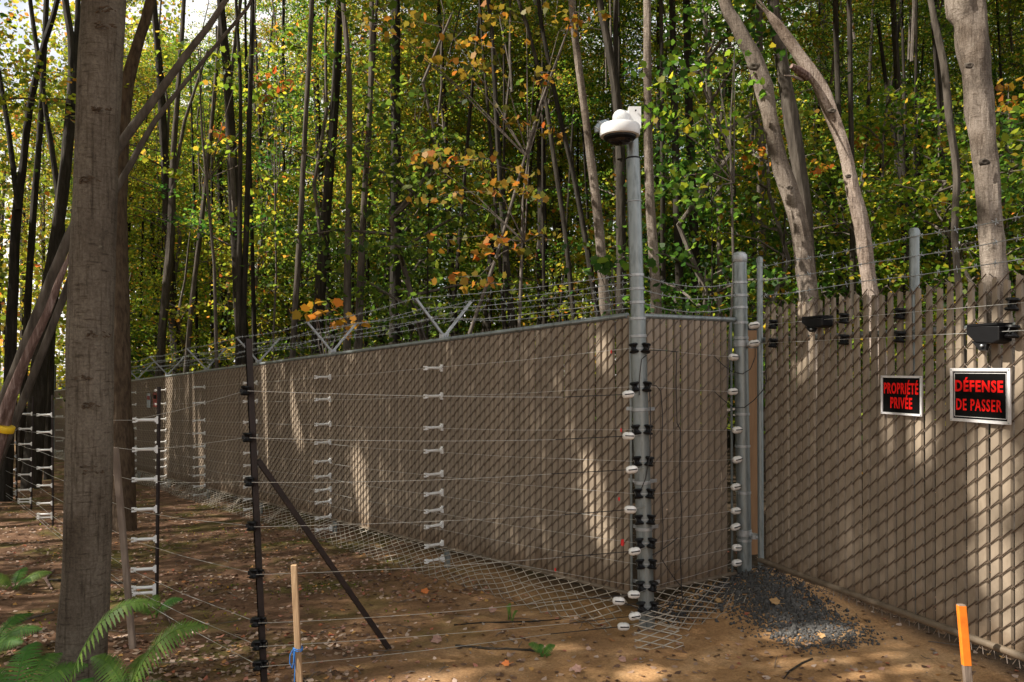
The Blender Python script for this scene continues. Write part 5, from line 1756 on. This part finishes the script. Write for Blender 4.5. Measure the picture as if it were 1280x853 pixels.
def litter():
    rng = np.random.default_rng(8)
    pos = []
    for k in range(34000):
        y = 3.6 + 14 * rng.random() ** 1.5; x = rng.uniform(-.72, .66) * y
        t = (x - C0.x) * D.x + (y - C0.y) * D.y; q = (x - C0.x) * N.x + (y - C0.y) * N.y
        if q < .05 and x < C0.x: continue
        if x > -.2 and rng.random() < .80: continue
        if noise.noise(Vector((x * .9, y * .9, 4))) < -.15 and rng.random() < .8: continue
        pos.append((x, y, ground(x, y) + .008))
    pos = np.array(pos)
    me = leaves_mesh('leaf_litter', pos, .038, L_LITTER, rng, OUT_SIMPLE, flat=.80, fold=.22)
    o = link('leaf_litter', me); tag(o, 'scattered dry brown leaves on the forest floor', 'leaf litter', kind='stuff')
    mb = MB()
    r2 = random.Random(31)
    for k in range(420):
        y = 3.7 + 9 * r2.random() ** 1.4; x = r2.uniform(-.7, .6) * y
        if x > 0 and r2.random() < .7: continue
        q = (x - C0.x) * N.x + (y - C0.y) * N.y
        if q < .1 and x < C0.x: continue
        a = r2.uniform(0, 6.28); L = r2.uniform(.05, .28)
        pp = []
        for i in range(4):
            px, py = x + math.cos(a) * L * i / 3 + r2.uniform(-.01, .01), y + math.sin(a) * L * i / 3 + r2.uniform(-.01, .01)
            pp.append(V(px, py, ground(px, py) + .006 + r2.uniform(0, .008)))
        mb.tube(pp, [.003, .0028, .0024, .0014], 4)
    o = mb.build('twigs', B_BRANCH); tag(o, 'scattered dry twigs lying on the forest floor', 'twigs', kind='stuff')
litter()

def stick(pts2, r, label, mat=B_BRANCH):
    pts_ = []
    for u, v in pts2:
        y = F * EYE / (v - 460)
        for _ in range(3):
            x = (u - 640) / F * y; y = F * (EYE - ground(x, y)) / (v - 460)
        pts_.append(V((u - 640) / F * y, y, ground((u - 640) / F * y, y) + r * .8))
    mb = MB(); mb.tube(pts_, [r] * (len(pts_) - 1) + [r * .5], 6)
    o = mb.build('fallen_stick', mat, None, True, pts_[0]); tag(o, label, 'stick', 'sticks lying on the soil')
stick([(568, 808), (610, 812), (660, 814), (676, 817)], .008, 'long dark stick lying beside the green sprout', B_DARK)
stick([(566, 782), (600, 779), (660, 778), (700, 775)], .006, 'thin dark stick parallel to the lowest wires', B_DARK)
stick([(1014, 826), (1000, 832), (985, 842), (978, 851)], .006, 'dark crooked stick on the sandy soil near the gate', B_DARK)
stick([(60, 724), (95, 724), (140, 727), (170, 729)], .012, 'dark root-like stick behind the large trunk', B_DARK)
stick([(204, 764), (212, 778), (222, 786), (234, 790)], .007, 'pale curved stick right of the ferns', B_SPLIT)
stick([(66, 712), (56, 722), (60, 730), (64, 736)], .014, 'short pale bent stick left of the large trunk', B_SPLIT)
stick([(0, 784), (22, 776), (40, 770), (66, 764)], .008, 'grey stick left of the large trunk near the fern', B_BRANCH)

LM = [(.0, -.9, 0)]
def fallen_leaf(u, v, size, mat, label, seed):
    y = F * EYE / (v - 460)
    for _ in range(4):
        x = (u - 640) / F * y; y = F * (EYE - ground(x, y)) / (v - 460)
    c = V((u - 640) / F * y, y, 0); c.z = ground(c.x, c.y) + .022
    r2 = random.Random(seed)
    rot = Matrix.Rotation(r2.uniform(0, 6.28), 3, 'Z')
    tilt = Matrix.Rotation(.45, 3, 'X')
    mb = MB()
    k = len(OUT_MAPLE)
    ring_ = [tilt @ rot @ Vector((x * size, yy * size, .16 * size * (x * x * 2 + r2.uniform(-.3, .4)))) + c for x, yy in OUT_MAPLE]
    mb.add([c] + ring_, [(0, i + 1, (i + 1) % k + 1) for i in range(k)])
    st = tilt @ rot @ Vector((0, -.42 * size, 0)) + c
    mb.tube([c, st, st + rot @ Vector((.01, -.5 * size, .008))], .0015, 4)
    o = mb.build('fallen_leaf', mat, None, False, c); tag(o, label, 'leaf', 'single fallen maple leaves')
M_LTAN = noise_mat('tan_leaf', (.30, .17, .07), (.44, .28, .13), scale=25, rough=.7)
M_LOR = noise_mat('orange_leaf', (.50, .12, .03), (.60, .20, .05), scale=25, rough=.7)
M_LPINK = noise_mat('pink_leaf', (.22, .12, .095), (.38, .23, .18), scale=25, rough=.7)
fallen_leaf(968, 734, .075, M_LTAN, 'tan maple leaf lying on the dark gravel', 1)
fallen_leaf(530, 742, .07, M_LOR, 'bright orange maple leaf left of the bare mesh apron', 2)
fallen_leaf(631, 834, .05, M_LOR, 'orange leaf on the soil below the green sprout', 3)
fallen_leaf(720, 841, .06, M_LPINK, 'large pink-brown leaf near the bottom of the picture', 4)
fallen_leaf(776, 829, .05, M_LPINK, 'small pink leaf just below the mesh corner', 5)
fallen_leaf(614, 766, .065, M_LPINK, 'reddish leaf between the lowest wires', 6)
fallen_leaf(545, 803, .075, M_LPINK, 'dull red leaf beside the foot of the brace', 7)
fallen_leaf(897, 762, .05, M_LTAN, 'small golden leaf under the mesh apron by the gate post', 8)
fallen_leaf(1025, 800, .05, M_LTAN, 'pale leaf in the sunlit patch below the gravel', 9)

# ferns
def frond(mb, base, az, L, arch, width, rnd):
    d = Vector((math.cos(az), math.sin(az), 0)); sd = Vector((-d.y, d.x, 0))
    roll = .75 * (1 if d.x > 0 else -1) * abs(d.x) + rnd.uniform(-.15, .15)
    sd = sd * math.cos(roll) + Z * math.sin(roll)
    n = 28
    pts_ = []
    for i in range(n + 1):
        t = i / n
        r = L * (.10 * t + .62 * t ** 1.35) / .72 * .78
        pts_.append(base + d * r + Z * L * arch * math.sin(min(1.0, t ** .85) * math.pi * .60))
    mb.tube([pts_[i] for i in range(0, n + 1, 2)], [.0044 * (1 - i / (n + 2)) + .0008 for i in range(0, n + 1, 2)], 4)
    for i in range(5, n):
        t = i / n
        w_ = width * (math.sin(math.pi * min(1, ((t - .10) / .90) ** .62))) ** .8 + .004
        tan = (pts_[min(n, i + 1)] - pts_[i - 1]).normalized()
        for s in (-1, 1):
            ax = (sd * s + tan * .50 - Z * rnd.uniform(.08, .22)).normalized()
            k = 8
            p = pts_[i]
            hw = L / n * .92
            top, bot = [], []
            for j in range(k + 1):
                q = j / k
                c = p + ax * w_ * q - Z * w_ * .20 * q * q
                tooth = (1.0 if j % 2 == 0 else .66)
                hh = hw * (1 - q ** 1.8) * tooth * .62 + .0006
                top.append(c + tan * hh); bot.append(c - tan * hh)
            fs = [(j, j + 1, k + 1 + j + 1, k + 1 + j) for j in range(k)]
            mb.add(top + bot, fs)

def fern(u, v, y, label, fronds, seed):
    b = P(u, v, y); b.z = GZ(b)
    th = thing('fern', label, 'fern', b)
    rnd = random.Random(seed)
    for az, L, arch, wd in fronds:
        L *= .88; wd *= .86
        mb = MB(); frond(mb, b + V(rnd.uniform(-.02, .02), rnd.uniform(-.02, .02), 0), R(az), L, arch, wd, rnd)
        mb.build('frond', L_FERN, th)
fern(158, 858, 4.25, 'lush green fern right of the foot of the large trunk', [(25, .62, .75, .12), (150, .50, .55, .11), (200, .48, .35, .10), (300, .50, .30, .11), (345, .42, .42, .09), (95, .42, .6, .08), (250, .4, .3, .1)], 1)
fern(66, 890, 4.05, 'single tall arching fern frond in front of the large trunk', [(20, .72, .98, .11), (75, .4, .5, .08)], 2)
fern(12, 872, 4.1, 'spreading fern in the bottom left corner', [(40, .55, .52, .13), (75, .45, .75, .11), (100, .5, .8, .11), (10, .50, .35, .12), (140, .45, .6, .11), (330, .4, .3, .1), (170, .5, .5, .1)], 3)
fern(-14, 752, 5.2, 'fern half cut by the left edge of the picture', [(10, .50, .45, .10), (340, .45, .4, .1), (60, .4, .7, .09)], 4)
fern(193, 742, 6.1, 'small fern behind the weathered stake', [(20, .28, .5, .06), (120, .26, .6, .06), (200, .25, .5, .06), (300, .24, .4, .06)], 5)
fern(18, 690, 7.0, 'dim low fern by the roots on the far left', [(20, .4, .4, .08), (100, .35, .5, .08), (180, .4, .4, .08), (330, .35, .4, .08)], 6)
fern(678, 824, 5.0, 'tiny green fern sprout on the bare soil near the centre', [(30, .14, .5, .035), (170, .13, .6, .035), (280, .10, .4, .03), (95, .1, .7, .03)], 7)
fern(636, 775, 5.8, 'tiny grassy sprout under the mesh apron', [(80, .12, 1.0, .015), (120, .10, 1.1, .015), (50, .09, .9, .012)], 8)

def sprigs():
    rng = np.random.default_rng(12)
    pos = []
    for k in range(2600):
        y = 5.5 + 9 * rng.random(); x = rng.uniform(-.62, -.1) * y
        q = (x - C0.x) * N.x + (y - C0.y) * N.y
        if q < .15: continue
        if noise.noise(Vector((x * 1.25, y * 1.25, 1))) < .22: continue
        pos.append((x, y, ground(x, y) + .02))
    o = link('ground_cover', leaves_mesh('ground_cover', np.array(pos), .018, L_LIGHT, rng, flat=.4))
    tag(o, 'low green moss sprigs and seedlings on the floor', 'ground cover', kind='stuff')
sprigs()
print('objects', len(bpy.data.objects))
